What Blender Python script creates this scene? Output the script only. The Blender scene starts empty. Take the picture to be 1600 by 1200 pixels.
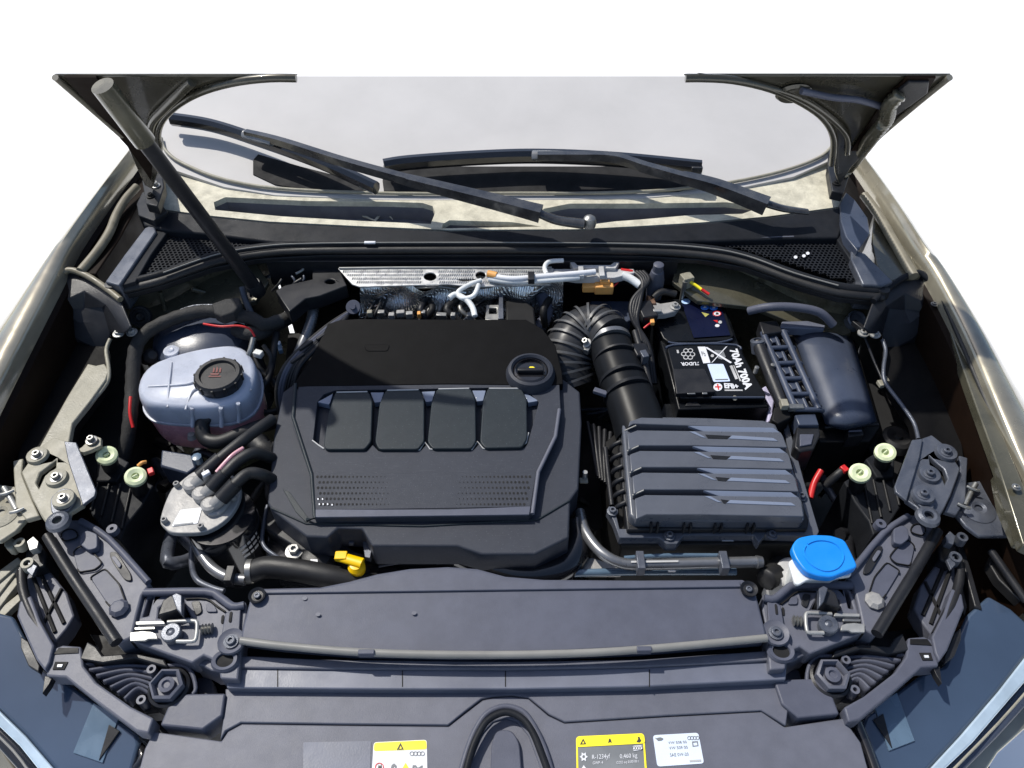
import bpy, bmesh, math, random
from mathutils import Vector, Matrix
from mathutils.geometry import tessellate_polygon
random.seed(7)
S = bpy.context.scene
R = math.radians
# ---------------------------------------------------------------- camera
PITCH = 47.0; FOC = 1209.0; CAMZ = 1.85
cd = bpy.data.cameras.new('camera'); cam = bpy.data.objects.new('camera', cd)
S.collection.objects.link(cam); S.camera = cam
cam.location = (0, 0, CAMZ); cam.rotation_euler = (R(90 - PITCH), 0, 0)
cd.sensor_width = 36; cd.lens = 36 * FOC / 1600; cd.clip_start = .01; cd.clip_end = 500
# ---------------------------------------------------------------- sky, sun, exposure
SUN_EL = 55; SUN_AZ = -52          # azimuth from +Y, negative = left
w = bpy.data.worlds.new('World'); S.world = w; w.use_nodes = True
nt = w.node_tree; bg = nt.nodes['Background']
sk = nt.nodes.new('ShaderNodeTexSky'); sk.sky_type = 'NISHITA'; sk.sun_disc = False
sk.sun_elevation = R(SUN_EL); sk.sun_rotation = R(SUN_AZ); sk.dust_density = 1.5
nt.links.new(sk.outputs[0], bg.inputs[0]); bg.inputs[1].default_value = .10
sl = bpy.data.lights.new('sun', 'SUN'); so = bpy.data.objects.new('sun', sl); S.collection.objects.link(so)
sl.energy = 3.2; sl.angle = R(1.0); sl.color = (1, .96, .88)
sd = Vector((math.sin(R(SUN_AZ)) * math.cos(R(SUN_EL)), math.cos(R(SUN_AZ)) * math.cos(R(SUN_EL)), math.sin(R(SUN_EL))))
so.rotation_euler = (-sd).to_track_quat('-Z', 'Y').to_euler(); so.location = sd * 5
S.view_settings.view_transform = 'Standard'; S.view_settings.look = 'None'
S.view_settings.exposure = .5; S.view_settings.gamma = 1
# ---------------------------------------------------------------- helpers
CF = Vector((0, math.cos(R(PITCH)), -math.sin(R(PITCH)))); CU = Vector((0, math.sin(R(PITCH)), math.cos(R(PITCH))))
CO = Vector((0, 0, CAMZ))
def ZP(z): return (Vector((0, 0, z)), Vector((0, 0, 1)))
def TP(z0, y0, sy, x0=0, sx=0): return (Vector((x0, y0, z0)), Vector((-sx, -sy, 1)))
def YP(y): return (Vector((0, y, 0)), Vector((0, -1, 0)))
def XP(x): return (Vector((x, 0, 0)), Vector((1, 0, 0)))
def U(px, py, pln):
    if not isinstance(pln, tuple): pln = ZP(pln)
    d = Vector(((px - 800) / FOC, 0, 0)) + CU * (-(py - 600) / FOC) + CF
    p0, n = pln
    return CO + d * ((p0 - CO).dot(n) / d.dot(n))
def W(pts, z): return [U(p[0], p[1], p[2] if len(p) > 2 else z) for p in pts]
def mir(pts):
    o = []
    for p in pts:
        x, y = p[0], p[1]
        q = (1530 + .12 * x - x, y - (y - 560) * .03)
        o.append(q + tuple(p[2:]))
    return o[::-1]
def M1(p): return mir([p])[0]
def smooth(pts, n=4, closed=True):
    out = []; N = len(pts); rng = range(N) if closed else range(N - 1)
    dim = len(pts[0])
    for i in rng:
        if closed: a, b, c, d = pts[i - 1], pts[i], pts[(i + 1) % N], pts[(i + 2) % N]
        else: a, b, c, d = pts[max(i - 1, 0)], pts[i], pts[i + 1], pts[min(i + 2, N - 1)]
        for k in range(n):
            t = k / n
            out.append(tuple(.5 * (2 * b[j] + (c[j] - a[j]) * t + (2 * a[j] - 5 * b[j] + 4 * c[j] - d[j]) * t * t + (3 * b[j] - a[j] - 3 * c[j] + d[j]) * t ** 3) for j in range(dim)))
    if not closed: out.append(tuple(pts[-1]))
    return out
def rnd(pts, r=8, n=4):
    """round the corners of a closed pixel outline"""
    out = []; N = len(pts)
    for i in range(N):
        p = Vector(pts[i][:2]); a = Vector(pts[i - 1][:2]); b = Vector(pts[(i + 1) % N][:2])
        da = (a - p); db = (b - p); ra = min(r, da.length * .45); rb = min(r, db.length * .45)
        s = p + da.normalized() * ra; e = p + db.normalized() * rb
        for k in range(n + 1):
            t = k / n; q = s * (1 - t) ** 2 + p * 2 * t * (1 - t) + e * t * t
            out.append((q.x, q.y))
    return out
WL = {}
def thing(name, label, cat, loc, group=None, kind=None):
    o = bpy.data.objects.new(name, None); S.collection.objects.link(o); o.empty_display_size = .02
    o.location = loc; WL[o.name] = Vector(loc); o['label'] = label; o['category'] = cat
    if group: o['group'] = group
    return o
def link(name, me, mat, par, c, smooth_ang=32, label=None):
    if mat is not None and not me.materials: me.materials.append(mat)
    o = bpy.data.objects.new(name, me); S.collection.objects.link(o)
    if par is not None:
        o.parent = par; o.location = c - WL[par.name]
    else: o.location = c
    WL[o.name] = Vector(c)
    if label: o['label'] = label
    return o
def fin(name, bm, mat, par=None, ang=32, bev=0, seg=2, label=None):
    bmesh.ops.remove_doubles(bm, verts=bm.verts, dist=1e-6)
    bmesh.ops.recalc_face_normals(bm, faces=bm.faces)
    vs = [v.co for v in bm.verts]
    c = Vector([(min(v[i] for v in vs) + max(v[i] for v in vs)) / 2 for i in range(3)])
    bmesh.ops.translate(bm, vec=-c, verts=bm.verts)
    me = bpy.data.meshes.new(name); bm.to_mesh(me); bm.free()
    for p in me.polygons: p.use_smooth = True
    me.set_sharp_from_angle(angle=R(ang))
    o = link(name, me, mat, par, c, label=label)
    if bev:
        m = o.modifiers.new('bevel', 'BEVEL'); m.width = bev * .62; m.segments = seg; m.limit_method = 'ANGLE'; m.angle_limit = R(35)
        m.use_clamp_overlap = True; m.harden_normals = False
    return o
def solo(o, label, cat, group=None, kind=None):
    o['label'] = label; o['category'] = cat
    if group: o['group'] = group
    if kind: o['kind'] = kind
    return o
def prism_bm(bm, top, down, holes=(), base_scale=None):
    """closed slab: top loop of points, extruded by vector down, with optional holes"""
    loops = [top] + list(holes); flat = [p for l in loops for p in l]
    tv = [bm.verts.new(p) for p in flat]; bv = [bm.verts.new(p + down) for p in flat]
    if holes:
        for t in tessellate_polygon([[Vector(p) for p in l] for l in loops]):
            try: bm.faces.new([tv[i] for i in t]); bm.faces.new([bv[i] for i in reversed(t)])
            except ValueError: pass
    else:
        bm.faces.new(tv); bm.faces.new(bv[::-1])
    o = 0
    for l in loops:
        n = len(l)
        for i in range(n):
            a, b = o + i, o + (i + 1) % n
            try: bm.faces.new((tv[a], bv[a], bv[b], tv[b]))
            except ValueError: pass
        o += n
def slab(name, pts, z, h, mat, par=None, bev=.002, holes=(), dirn=(0, 0, -1), seg=2, label=None, ang=32, grow=0):
    bm = bmesh.new()
    prism_bm(bm, W(pts, z), Vector(dirn) * h, [W(q, z) for q in holes])
    return fin(name, bm, mat, par, ang=ang, bev=bev, seg=seg, label=label)
def taper(name, pts, z, h, mat, par=None, s=1.08, bev=.002, label=None, seg=2):
    """slab whose foot is wider than its top"""
    bm = bmesh.new(); top = W(pts, z); c = sum(top, Vector()) / len(top)
    tv = [bm.verts.new(p) for p in top]; bv = [bm.verts.new(c + (p - c) * s + Vector((0, 0, -h))) for p in top]
    bm.faces.new(tv); bm.faces.new(bv[::-1]); n = len(tv)
    for i in range(n): bm.faces.new((tv[i], bv[i], bv[(i + 1) % n], tv[(i + 1) % n]))
    return fin(name, bm, mat, par, bev=bev, label=label, seg=seg)
def strip(name, rows, mat, par=None, ang=40, sub=3, thick=0, label=None):
    """surface through rows of (px,py,z) polylines"""
    rr = [[U(*p) for p in smooth(r, sub, False)] if sub > 1 else [U(*p) for p in r] for r in rows]
    bm = bmesh.new(); g = [[bm.verts.new(p) for p in r] for r in rr]
    for i in range(len(g) - 1):
        for j in range(len(g[0]) - 1):
            bm.faces.new((g[i][j], g[i][j + 1], g[i + 1][j + 1], g[i + 1][j]))
    o = fin(name, bm, mat, par, ang=ang, label=label)
    if thick:
        m = o.modifiers.new('thick', 'SOLIDIFY'); m.thickness = thick; m.offset = -1
    return o
def tube_bm(bm, P, r, seg=10, corr=0, cap=True, flat=1.0, r2=None, ph=0):
    N = len(P); rings = []; up = Vector((0, 0, 1)); nrm = None
    for i in range(N):
        t = (P[min(i + 1, N - 1)] - P[max(i - 1, 0)]).normalized()
        if nrm is None:
            nrm = t.cross(up)
            if nrm.length < .01: nrm = Vector((1, 0, 0))
        nrm = (nrm - t * nrm.dot(t)).normalized(); b = t.cross(nrm)
        rr = r if r2 is None else r + (r2 - r) * i / (N - 1)
        if corr: rr = rr + (corr if i % 2 else -corr)
        rings.append([bm.verts.new(P[i] + nrm * math.cos(a) * rr + b * math.sin(a) * rr * flat) for a in [2 * math.pi * k / seg + ph for k in range(seg)]])
    for i in range(N - 1):
        for k in range(seg):
            bm.faces.new((rings[i][k], rings[i][(k + 1) % seg], rings[i + 1][(k + 1) % seg], rings[i + 1][k]))
    if cap: bm.faces.new(rings[0][::-1]); bm.faces.new(rings[-1])
def tube(name, pts, r, mat, par=None, n=6, seg=12, corr=0, step=None, flat=1.0, label=None, r2=None, ang=50, ph=0):
    q = [U(*p) for p in pts]
    q = [Vector(p) for p in smooth([tuple(v) for v in q], n, False)] if n > 1 else q
    if corr:
        L = [0]
        for i in range(1, len(q)): L.append(L[-1] + (q[i] - q[i - 1]).length)
        m = int(L[-1] / (step or .006)); out = []; j = 0
        for i in range(m + 1):
            s = L[-1] * i / m
            while j < len(L) - 2 and L[j + 1] < s: j += 1
            out.append(q[j].lerp(q[j + 1], (s - L[j]) / max(1e-9, L[j + 1] - L[j])))
        q = out
    bm = bmesh.new(); tube_bm(bm, q, r, seg, corr, flat=flat, r2=r2, ph=ph)
    return fin(name, bm, mat, par, ang=ang if not corr else 70, label=label)
def lathe(name, c, prof, mat, par=None, seg=32, axis=(0, 0, 1), ang=32, label=None, scx=1, bev=0):
    bm = bmesh.new(); q = Vector(axis).to_track_quat('Z', 'Y'); c = Vector(c); rings = []
    for r, z in prof:
        if r < 1e-5: rings.append([bm.verts.new(c + q @ Vector((0, 0, z)))])
        else: rings.append([bm.verts.new(c + q @ Vector((math.cos(2 * math.pi * k / seg) * r * scx, math.sin(2 * math.pi * k / seg) * r, z))) for k in range(seg)])
    for a, b in zip(rings, rings[1:]):
        for k in range(seg):
            k2 = (k + 1) % seg
            if len(a) == 1 and len(b) == 1: continue
            if len(a) == 1: bm.faces.new((a[0], b[k], b[k2]))
            elif len(b) == 1: bm.faces.new((a[k], a[k2], b[0]))
            else: bm.faces.new((a[k], a[k2], b[k2], b[k]))
    return fin(name, bm, mat, par, ang=ang, label=label, bev=bev)
def box(name, c, size, mat, par=None, rot=(0, 0, 0), bev=.002, label=None):
    bm = bmesh.new(); bmesh.ops.create_cube(bm, size=1)
    from mathutils import Euler
    m = Matrix.Translation(c) @ Euler([R(a) for a in rot]).to_matrix().to_4x4() @ Matrix.Diagonal((*size, 1))
    bmesh.ops.transform(bm, matrix=m, verts=bm.verts)
    return fin(name, bm, mat, par, bev=bev, label=label)
BOLT = {}
def bolt(par, px, py, z, r=.006, h=.006, mat=None, name='bolt', kind='hex', ax=(0, 0, 1), washer=True):
    """hex or torx bolt with a washer; copies share mesh data"""
    key = (kind, mat.name, washer)
    if key not in BOLT:
        bm = bmesh.new()
        def ring(rr, z, n, ph=0): return [bm.verts.new((math.cos(2 * math.pi * k / n + ph) * rr, math.sin(2 * math.pi * k / n + ph) * rr, z)) for k in range(n)]
        def br(a, b):
            for k in range(len(a)): bm.faces.new((a[k], a[(k + 1) % len(a)], b[(k + 1) % len(a)], b[k]))
        if washer:
            a = ring(1.55, -.3, 20); b = ring(1.55, .12, 20); c = ring(1.1, .2, 20); br(a, b); br(b, c); bm.faces.new(c)
        n = 6 if kind == 'hex' else 16
        a = ring(1, 0, n); b = ring(1, .85, n); c = ring(.85, 1, n); d = ring(.5, 1, n); e = ring(.45, .45, n)
        br(a, b); br(b, c); br(c, d); br(d, e); bm.faces.new(e)
        bmesh.ops.recalc_face_normals(bm, faces=bm.faces)
        me = bpy.data.meshes.new(name); bm.to_mesh(me); bm.free()
        for p in me.polygons: p.use_smooth = True
        me.set_sharp_from_angle(angle=R(30)); me.materials.append(mat); BOLT[key] = me
    c = U(px, py, z) if py is not None else px
    o = link(name, BOLT[key], None, par, c); o.scale = (r, r, h); o.rotation_euler = Vector(ax).to_track_quat('Z', 'Y').to_euler()
    return o
def text(name, s, quad, z, mat, par, lift=.0008, fat=.0, flipv=False):
    """lettering mapped into a quad of pixels: bottom-left, bottom-right, top-right, top-left of the words"""
    cu = bpy.data.curves.new(name, 'FONT'); cu.body = s; cu.resolution_u = 2; cu.offset = fat
    cu.align_x = 'LEFT'; tmp = bpy.data.objects.new('tmp', cu); S.collection.objects.link(tmp)
    bpy.context.view_layer.update()
    me = bpy.data.meshes.new_from_object(tmp); bpy.data.objects.remove(tmp); bpy.data.curves.remove(cu)
    xs = [v.co.x for v in me.vertices]; ys = [v.co.y for v in me.vertices]
    x0, x1, y0, y1 = min(xs), max(xs), min(ys), max(ys)
    q = W(quad, z)
    for v in me.vertices:
        u = (v.co.x - x0) / (x1 - x0); t = (v.co.y - y0) / (y1 - y0)
        p = q[0].lerp(q[1], u).lerp(q[3].lerp(q[2], u), t); v.co = p + Vector((0, 0, lift))
    c = sum((v.co for v in me.vertices), Vector()) / len(me.vertices)
    for v in me.vertices: v.co -= c
    me.name = name
    return link(name, me, mat, par, c)
def decal(name, pts, z, mat, par, h=.0006, lift=.0006, holes=(), label=None):
    bm = bmesh.new(); L = Vector((0, 0, lift))
    prism_bm(bm, [p + L for p in W(pts, z)], Vector((0, 0, -h)), [[p + L for p in W(q, z)] for q in holes])
    return fin(name, bm, mat, par, label=label)
def circ(cx, cy, rx, ry=None, n=20, a0=0):
    ry = ry or rx
    return [(cx + rx * math.cos(a0 + 2 * math.pi * k / n), cy + ry * math.sin(a0 + 2 * math.pi * k / n)) for k in range(n)]
def rings4(par, cx, cy, w_, h_, z, mat, name='four_ring_emblem', lift=.0012, dy=0):
    """emblem of four interlocked rings as one flat print, joined"""
    bm = bmesh.new(); r = w_ / 5.2
    for k in range(4):
        x = cx + (k - 1.5) * r * 1.5; y = cy + dy * (k - 1.5)
        a = W(circ(x, y, r, h_ / 2, 20), z); b = W(circ(x, y, r * .72, h_ / 2 * .74, 20), z)
        L = Vector((0, 0, lift)); A = [bm.verts.new(p + L) for p in a]; B = [bm.verts.new(p + L) for p in b]
        for i in range(20): bm.faces.new((A[i], A[(i + 1) % 20], B[(i + 1) % 20], B[i]))
    return fin(name, bm, mat, par)
# ---------------------------------------------------------------- materials
def mat(name, col, rough=.5, metal=0, var=.15, dust=0, dustcol=(.35, .34, .31), bump=.0, bscale=900, vscale=14, coat=0, spec=.5, trans=0, sss=0, speck=0, ior=1.45, rvar=.12, scr=0):
    m = bpy.data.materials.new(name); m.use_nodes = True; t = m.node_tree; N = t.nodes; L = t.links
    b = N['Principled BSDF']; tc = N.new('ShaderNodeTexCoord')
    b.inputs['Roughness'].default_value = rough; b.inputs['Metallic'].default_value = metal
    b.inputs['Specular IOR Level'].default_value = spec; b.inputs['Coat Weight'].default_value = coat; b.inputs['Coat Roughness'].default_value = .06
    b.inputs['Transmission Weight'].default_value = trans; b.inputs['IOR'].default_value = ior
    if sss:
        b.inputs['Subsurface Weight'].default_value = sss; b.inputs['Subsurface Radius'].default_value = (.02, .02, .02); b.inputs['Subsurface Scale'].default_value = 1
    def noise(sc, det=4, ro=.6):
        n = N.new('ShaderNodeTexNoise'); n.inputs['Scale'].default_value = sc; n.inputs['Detail'].default_value = det; n.inputs['Roughness'].default_value = ro
        L.new(tc.outputs['Object'], n.inputs['Vector']); return n
    def ramp(src, a, c, va=0, vc=1):
        r = N.new('ShaderNodeMapRange'); r.inputs['From Min'].default_value = a; r.inputs['From Max'].default_value = c
        r.inputs['To Min'].default_value = va; r.inputs['To Max'].default_value = vc; L.new(src, r.inputs['Value']); return r.outputs[0]
    n1 = noise(vscale)
    mx = N.new('ShaderNodeMix'); mx.data_type = 'RGBA'
    mx.inputs['A'].default_value = (*[c * (1 - var) for c in col], 1); mx.inputs['B'].default_value = (*[min(1, c * (1 + var)) for c in col], 1)
    L.new(ramp(n1.outputs['Fac'], .35, .65), mx.inputs['Factor']); cur = mx.outputs['Result']
    if dust:
        n2 = noise(vscale * 2.3, 8, .7); m2 = N.new('ShaderNodeMix'); m2.data_type = 'RGBA'
        L.new(cur, m2.inputs['A']); m2.inputs['B'].default_value = (*dustcol, 1); L.new(ramp(n2.outputs['Fac'], .38, .75, 0, dust), m2.inputs['Factor']); cur = m2.outputs['Result']
    if speck:
        v = N.new('ShaderNodeTexVoronoi'); v.inputs['Scale'].default_value = 210; L.new(tc.outputs['Object'], v.inputs['Vector'])
        m3 = N.new('ShaderNodeMix'); m3.data_type = 'RGBA'; L.new(cur, m3.inputs['A']); m3.inputs['B'].default_value = (*dustcol, 1)
        L.new(ramp(v.outputs['Distance'], .16, .08, 0, speck), m3.inputs['Factor']); cur = m3.outputs['Result']
    if scr:
        mp = N.new('ShaderNodeMapping'); mp.inputs['Scale'].default_value = (40, 600, 40); mp.inputs['Rotation'].default_value = (0, 0, .5); L.new(tc.outputs['Object'], mp.inputs['Vector'])
        ns = N.new('ShaderNodeTexNoise'); ns.inputs['Scale'].default_value = 1; ns.inputs['Detail'].default_value = 3; L.new(mp.outputs[0], ns.inputs['Vector'])
        m4 = N.new('ShaderNodeMix'); m4.data_type = 'RGBA'; L.new(cur, m4.inputs['A']); m4.inputs['B'].default_value = (*dustcol, 1)
        L.new(ramp(ns.outputs['Fac'], .62, .72, 0, scr), m4.inputs['Factor']); cur = m4.outputs['Result']
    L.new(cur, b.inputs['Base Color'])
    L.new(ramp(noise(vscale * 1.7, 6).outputs['Fac'], .3, .7, max(.03, rough - rvar), min(1, rough + rvar)), b.inputs['Roughness'])
    if bump:
        nb = noise(bscale, 3); bp = N.new('ShaderNodeBump'); bp.inputs['Strength'].default_value = bump; bp.inputs['Distance'].default_value = .001
        L.new(nb.outputs['Fac'], bp.inputs['Height']); L.new(bp.outputs[0], b.inputs['Normal'])
    return m
K = {}
K['black'] = mat('black_plastic', (.013, .0135, .016), .40, spec=.35, bump=.25, dust=.10, dustcol=(.07, .07, .075), speck=.15)
K['cover'] = mat('engine_cover_plastic', (.034, .038, .050), .46, spec=.2, bump=.35, var=.04, dust=.05, dustcol=(.12, .125, .14), speck=.4, vscale=38, rvar=.02, scr=.12)
K['rear'] = mat('shaded_rear_plastic', (.005, .005, .0055), .5, spec=.06, var=.15, bump=.3, dust=.05, dustcol=(.02, .02, .022), speck=.12, vscale=40, rvar=.02)  # darker copy of the cover plastic; dark hood reflection put into the colour
K['pad'] = mat('cover_pad_plastic', (.017, .023, .028), .40, spec=.25, bump=.3, var=.04, dust=.05, dustcol=(.10, .12, .13), speck=.45, vscale=45, rvar=.02)
K['grey'] = mat('grey_lid_plastic', (.082, .088, .118), .42, spec=.25, bump=.25, var=.08, dust=.22, dustcol=(.085, .09, .115), speck=.3, vscale=30, rvar=.03, scr=.15)
K['panel'] = mat('front_panel_plastic', (.108, .113, .142), .42, spec=.32, bump=.3, var=.08, dust=.22, dustcol=(.12, .125, .15), speck=.3, vscale=30, rvar=.03, scr=.15)
K['foam'] = mat('foam_seal', (.12, .13, .17), .42, bump=.15, bscale=400, dust=.3, dustcol=(.15, .16, .2), vscale=11)
K['air'] = mat('filter_lid_plastic', (.080, .087, .106), .30, bump=.15, var=.06, dust=.10, dustcol=(.14, .15, .18), vscale=30, rvar=.05)
K['rubber'] = mat('black_rubber', (.012, .012, .013), .5, bump=.3, dust=.25, dustcol=(.05, .05, .05))
K['dark'] = mat('dark_grime', (.006, .006, .0065), .6, spec=.3, dust=.3, dustcol=(.018, .017, .016), vscale=20)
K['void'] = mat('dark_undertray', (.006, .006, .007), .8)
K['olive'] = mat('olive_metallic_paint', (.085, .080, .055), .28, metal=.3, dust=.45, dustcol=(.17, .155, .11), coat=.6, vscale=9, speck=.15)
K['brown'] = mat('brown_inner_panel', (.007, .0035, .002), .6, spec=.12, dust=.3, dustcol=(.016, .008, .004), vscale=7)
K['fender'] = mat('bronze_metallic_paint', (.32, .295, .23), .22, metal=.5, coat=1, var=.3, vscale=5, dust=.2, dustcol=(.4, .36, .25))
K['beige'] = mat('dusty_tray_plastic', (.44, .415, .33), .7, var=.22, dust=.9, dustcol=(.74, .70, .56), bump=.8, bscale=350, vscale=16, speck=.35)
K['tray'] = mat('shaded_recess_plastic', (.12, .125, .15), .6, dust=.4, dustcol=(.22, .22, .22))  # greyer than the tray: recess shadow put into the colour
K['cream'] = mat('sunlit_dusty_steel', (.24, .228, .18), .5, dust=.6, dustcol=(.38, .355, .28), bump=.6, bscale=300, vscale=18, speck=.5)  # pale steel: the left side's sunlight put into the colour, plus dust
K['steelp'] = mat('painted_steel_grey', (.075, .085, .11), .34, metal=.3, dust=.35, dustcol=(.2, .2, .21), vscale=16, speck=.35, bump=.3)
K['steel'] = mat('bare_steel', (.28, .28, .27), .42, metal=.8, dust=.2, dustcol=(.3, .28, .24), vscale=30)
K['white_steel'] = mat('zinc_plated_steel', (.34, .34, .33), .42, metal=.4, dust=.15, vscale=30)
K['alu'] = mat('cast_aluminium', (.29, .285, .28), .55, metal=.15, dust=.35, dustcol=(.38, .36, .33), bump=.6, bscale=260, vscale=25, speck=.35)
K['pipe'] = mat('aluminium_pipe', (.20, .205, .215), .32, metal=.6, dust=.3, dustcol=(.2, .2, .2), vscale=20)
K['yellow'] = mat('yellow_plastic', (.85, .52, .0), .35, var=.05)
K['yprint'] = mat('yellow_print', (.95, .80, .03), .4, var=.02)
K['white'] = mat('white_print', (.66, .67, .70), .45, var=.03)
K['wsoft'] = mat('faded_print_highlight', (.42, .42, .42), .5, var=.2)  # faded print, also the painted highlight lines on cover edges
K['ink'] = mat('dark_ink', (.035, .035, .03), .5)
K['greyink'] = mat('grey_ink', (.16, .17, .18), .5)
K['blue'] = mat('blue_plastic', (.006, .22, .70), .42, var=.05, sss=.0, bump=.1)
K['bprint'] = mat('blue_print', (.05, .19, .62), .4)
K['red'] = mat('red_plastic', (.55, .02, .02), .4)
K['orange'] = mat('orange_plastic', (.75, .36, .10), .45)
K['tank'] = mat('milky_tank_plastic', (.42, .45, .53), .32, spec=.35, sss=.5, var=.09, vscale=18, bump=.2, bscale=120)
K['coolant'] = mat('pink_coolant_in_plastic', (.68, .34, .38), .28, sss=.5, var=.15, vscale=18)
K['green'] = mat('pale_green_plastic', (.60, .66, .42), .45, var=.12, vscale=60)
K['wtank'] = mat('white_neck_plastic', (.68, .70, .70), .4, sss=.2)
K['lens'] = mat('headlight_glass_housing', (.044, .068, .112), .16, coat=1, var=.12, vscale=4, rvar=.04)
K['lens2'] = mat('headlight_patch', (.09, .14, .20), .25, coat=.5, var=.15)
K['lamp_rim'] = mat('pale_lamp_rim', (.50, .62, .72), .15, metal=.3, coat=1)
K['foil'] = mat('embossed_foil', (.88, .88, .88), .24, metal=.9, var=.15, vscale=35)
K['blackgloss'] = mat('gloss_black', (.012, .012, .014), .16, coat=.7, rvar=.05)
K['wiper'] = mat('wiper_black', (.020, .020, .023), .22, coat=.6, dust=.15, rvar=.08)
K['wiper_light'] = mat('wiper_light_grey', (.16, .165, .175), .28, coat=.4, dust=.3, dustcol=(.2, .2, .2), vscale=30)  # lighter grey for blade spine and adapter
K['screen'] = mat('pale_windscreen', (.46, .45, .445), .6, var=.05, vscale=4, dust=.25, dustcol=(.53, .52, .515), rvar=.05, spec=.3)
K['ground'] = mat('white_floor', (.93, .93, .93), .9, var=.0)
K['battery'] = mat('battery_black', (.006, .007, .009), .34, var=.1, bump=.1, spec=.22)
K['navy'] = mat('battery_navy_label', (.004, .006, .024), .3, spec=.25)
K['lilac'] = mat('lilac_wrap', (.42, .40, .55), .5)
K['tape'] = mat('cloth_tape', (.016, .016, .0165), .75, bump=1, bscale=250, dust=.3, dustcol=(.07, .07, .07))
K['duct'] = mat('intake_duct_plastic', (.009, .010, .012), .36, spec=.13, rvar=.03)
K['strip'] = mat('cowl_strip_plastic', (.013, .0145, .018), .46, spec=.12, dust=.15, dustcol=(.05, .05, .055), vscale=20, bump=.3)
K['gutter'] = mat('gutter_sealer_and_sunlit_bead', (.17, .15, .105), .45, dust=.4, dustcol=(.28, .26, .2), vscale=30)
K['cap'] = mat('corner_cover_plastic', (.018, .019, .023), .42, bump=.4, speck=.2, dust=.15, dustcol=(.05, .05, .055))
K['bellows'] = mat('bellows_rubber', (.028, .029, .032), .32, spec=.3, dust=.15, dustcol=(.08, .08, .08), vscale=30)
K['wheel'] = mat('wheelhouse_black', (.004, .004, .0045), .6, spec=.12, dust=.3, dustcol=(.016, .015, .014), vscale=12)
K['foil_light'] = mat('embossed_foil_bright', (.50, .50, .49), .34, metal=.6, var=.2, vscale=60)
K['hoodpaint'] = mat('hood_underside_paint', (.052, .048, .034), .3, metal=.3, dust=.35, dustcol=(.11, .10, .075), coat=.5, vscale=9, speck=.2)
K['rib'] = mat('bellows_rib_rubber', (.06, .062, .066), .4, dust=.3, dustcol=(.14, .14, .14), vscale=40)
K['airlight'] = mat('lid_highlight_plastic', (.17, .20, .27), .16, var=.05, rvar=.04)  # paler glossy lid plastic; sky highlight put into the colour
K['lip'] = mat('lit_edge_grey', (.20, .197, .185), .45, var=.1)  # paler grey for edges painted as catching the light
K['fuse'] = mat('fuse_lid_plastic', (.044, .055, .085), .34, bump=.2, dust=.15, dustcol=(.1, .11, .14), vscale=8)
# embossed foil: rows of slanted dimples as fine relief
t = K['foil'].node_tree; N = t.nodes; L = t.links
b = N['Principled BSDF']; tc = N.new('ShaderNodeTexCoord'); mp = N.new('ShaderNodeMapping'); mp.inputs['Rotation'].default_value = (0, .55, .75)
wv = N.new('ShaderNodeTexWave'); wv.inputs['Scale'].default_value = 75; wv.inputs['Distortion'].default_value = .5; wv.inputs['Detail'].default_value = 1
wv2 = N.new('ShaderNodeTexNoise'); wv2.inputs['Scale'].default_value = 38; wv2.inputs['Detail'].default_value = 3
ad = N.new('ShaderNodeMath'); ad.operation = 'ADD'
bp = N.new('ShaderNodeBump'); bp.inputs['Strength'].default_value = .9; bp.inputs['Distance'].default_value = .0022
L.new(tc.outputs['Object'], mp.inputs[0]); L.new(mp.outputs[0], wv.inputs[0]); L.new(tc.outputs['Object'], wv2.inputs[0])
L.new(wv.outputs['Fac'], ad.inputs[0]); L.new(wv2.outputs['Fac'], ad.inputs[1]); L.new(ad.outputs[0], bp.inputs['Height']); L.new(bp.outputs[0], b.inputs['Normal'])
# ================================================================ SETTING
bm = bmesh.new(); prism_bm(bm, [Vector(p) for p in ((-30, -30, 0), (30, -30, 0), (30, 30, 0), (-30, 30, 0))], Vector((0, 0, -.05)))
g = fin('ground', bm, K['ground']); g['kind'] = 'structure'
def wp(x, y, z): return Vector((x, y, z))
# undertray, side walls and front wall of the bay: dark, closed below
bm = bmesh.new(); prism_bm(bm, [wp(-.86, .30, .36), wp(.86, .30, .36), wp(.86, 1.32, .36), wp(-.86, 1.32, .36)], Vector((0, 0, -.02)))
o = fin('undertray', bm, K['void']); solo(o, 'black undertray deep below the engine bay', 'undertray', kind='structure')
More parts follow.
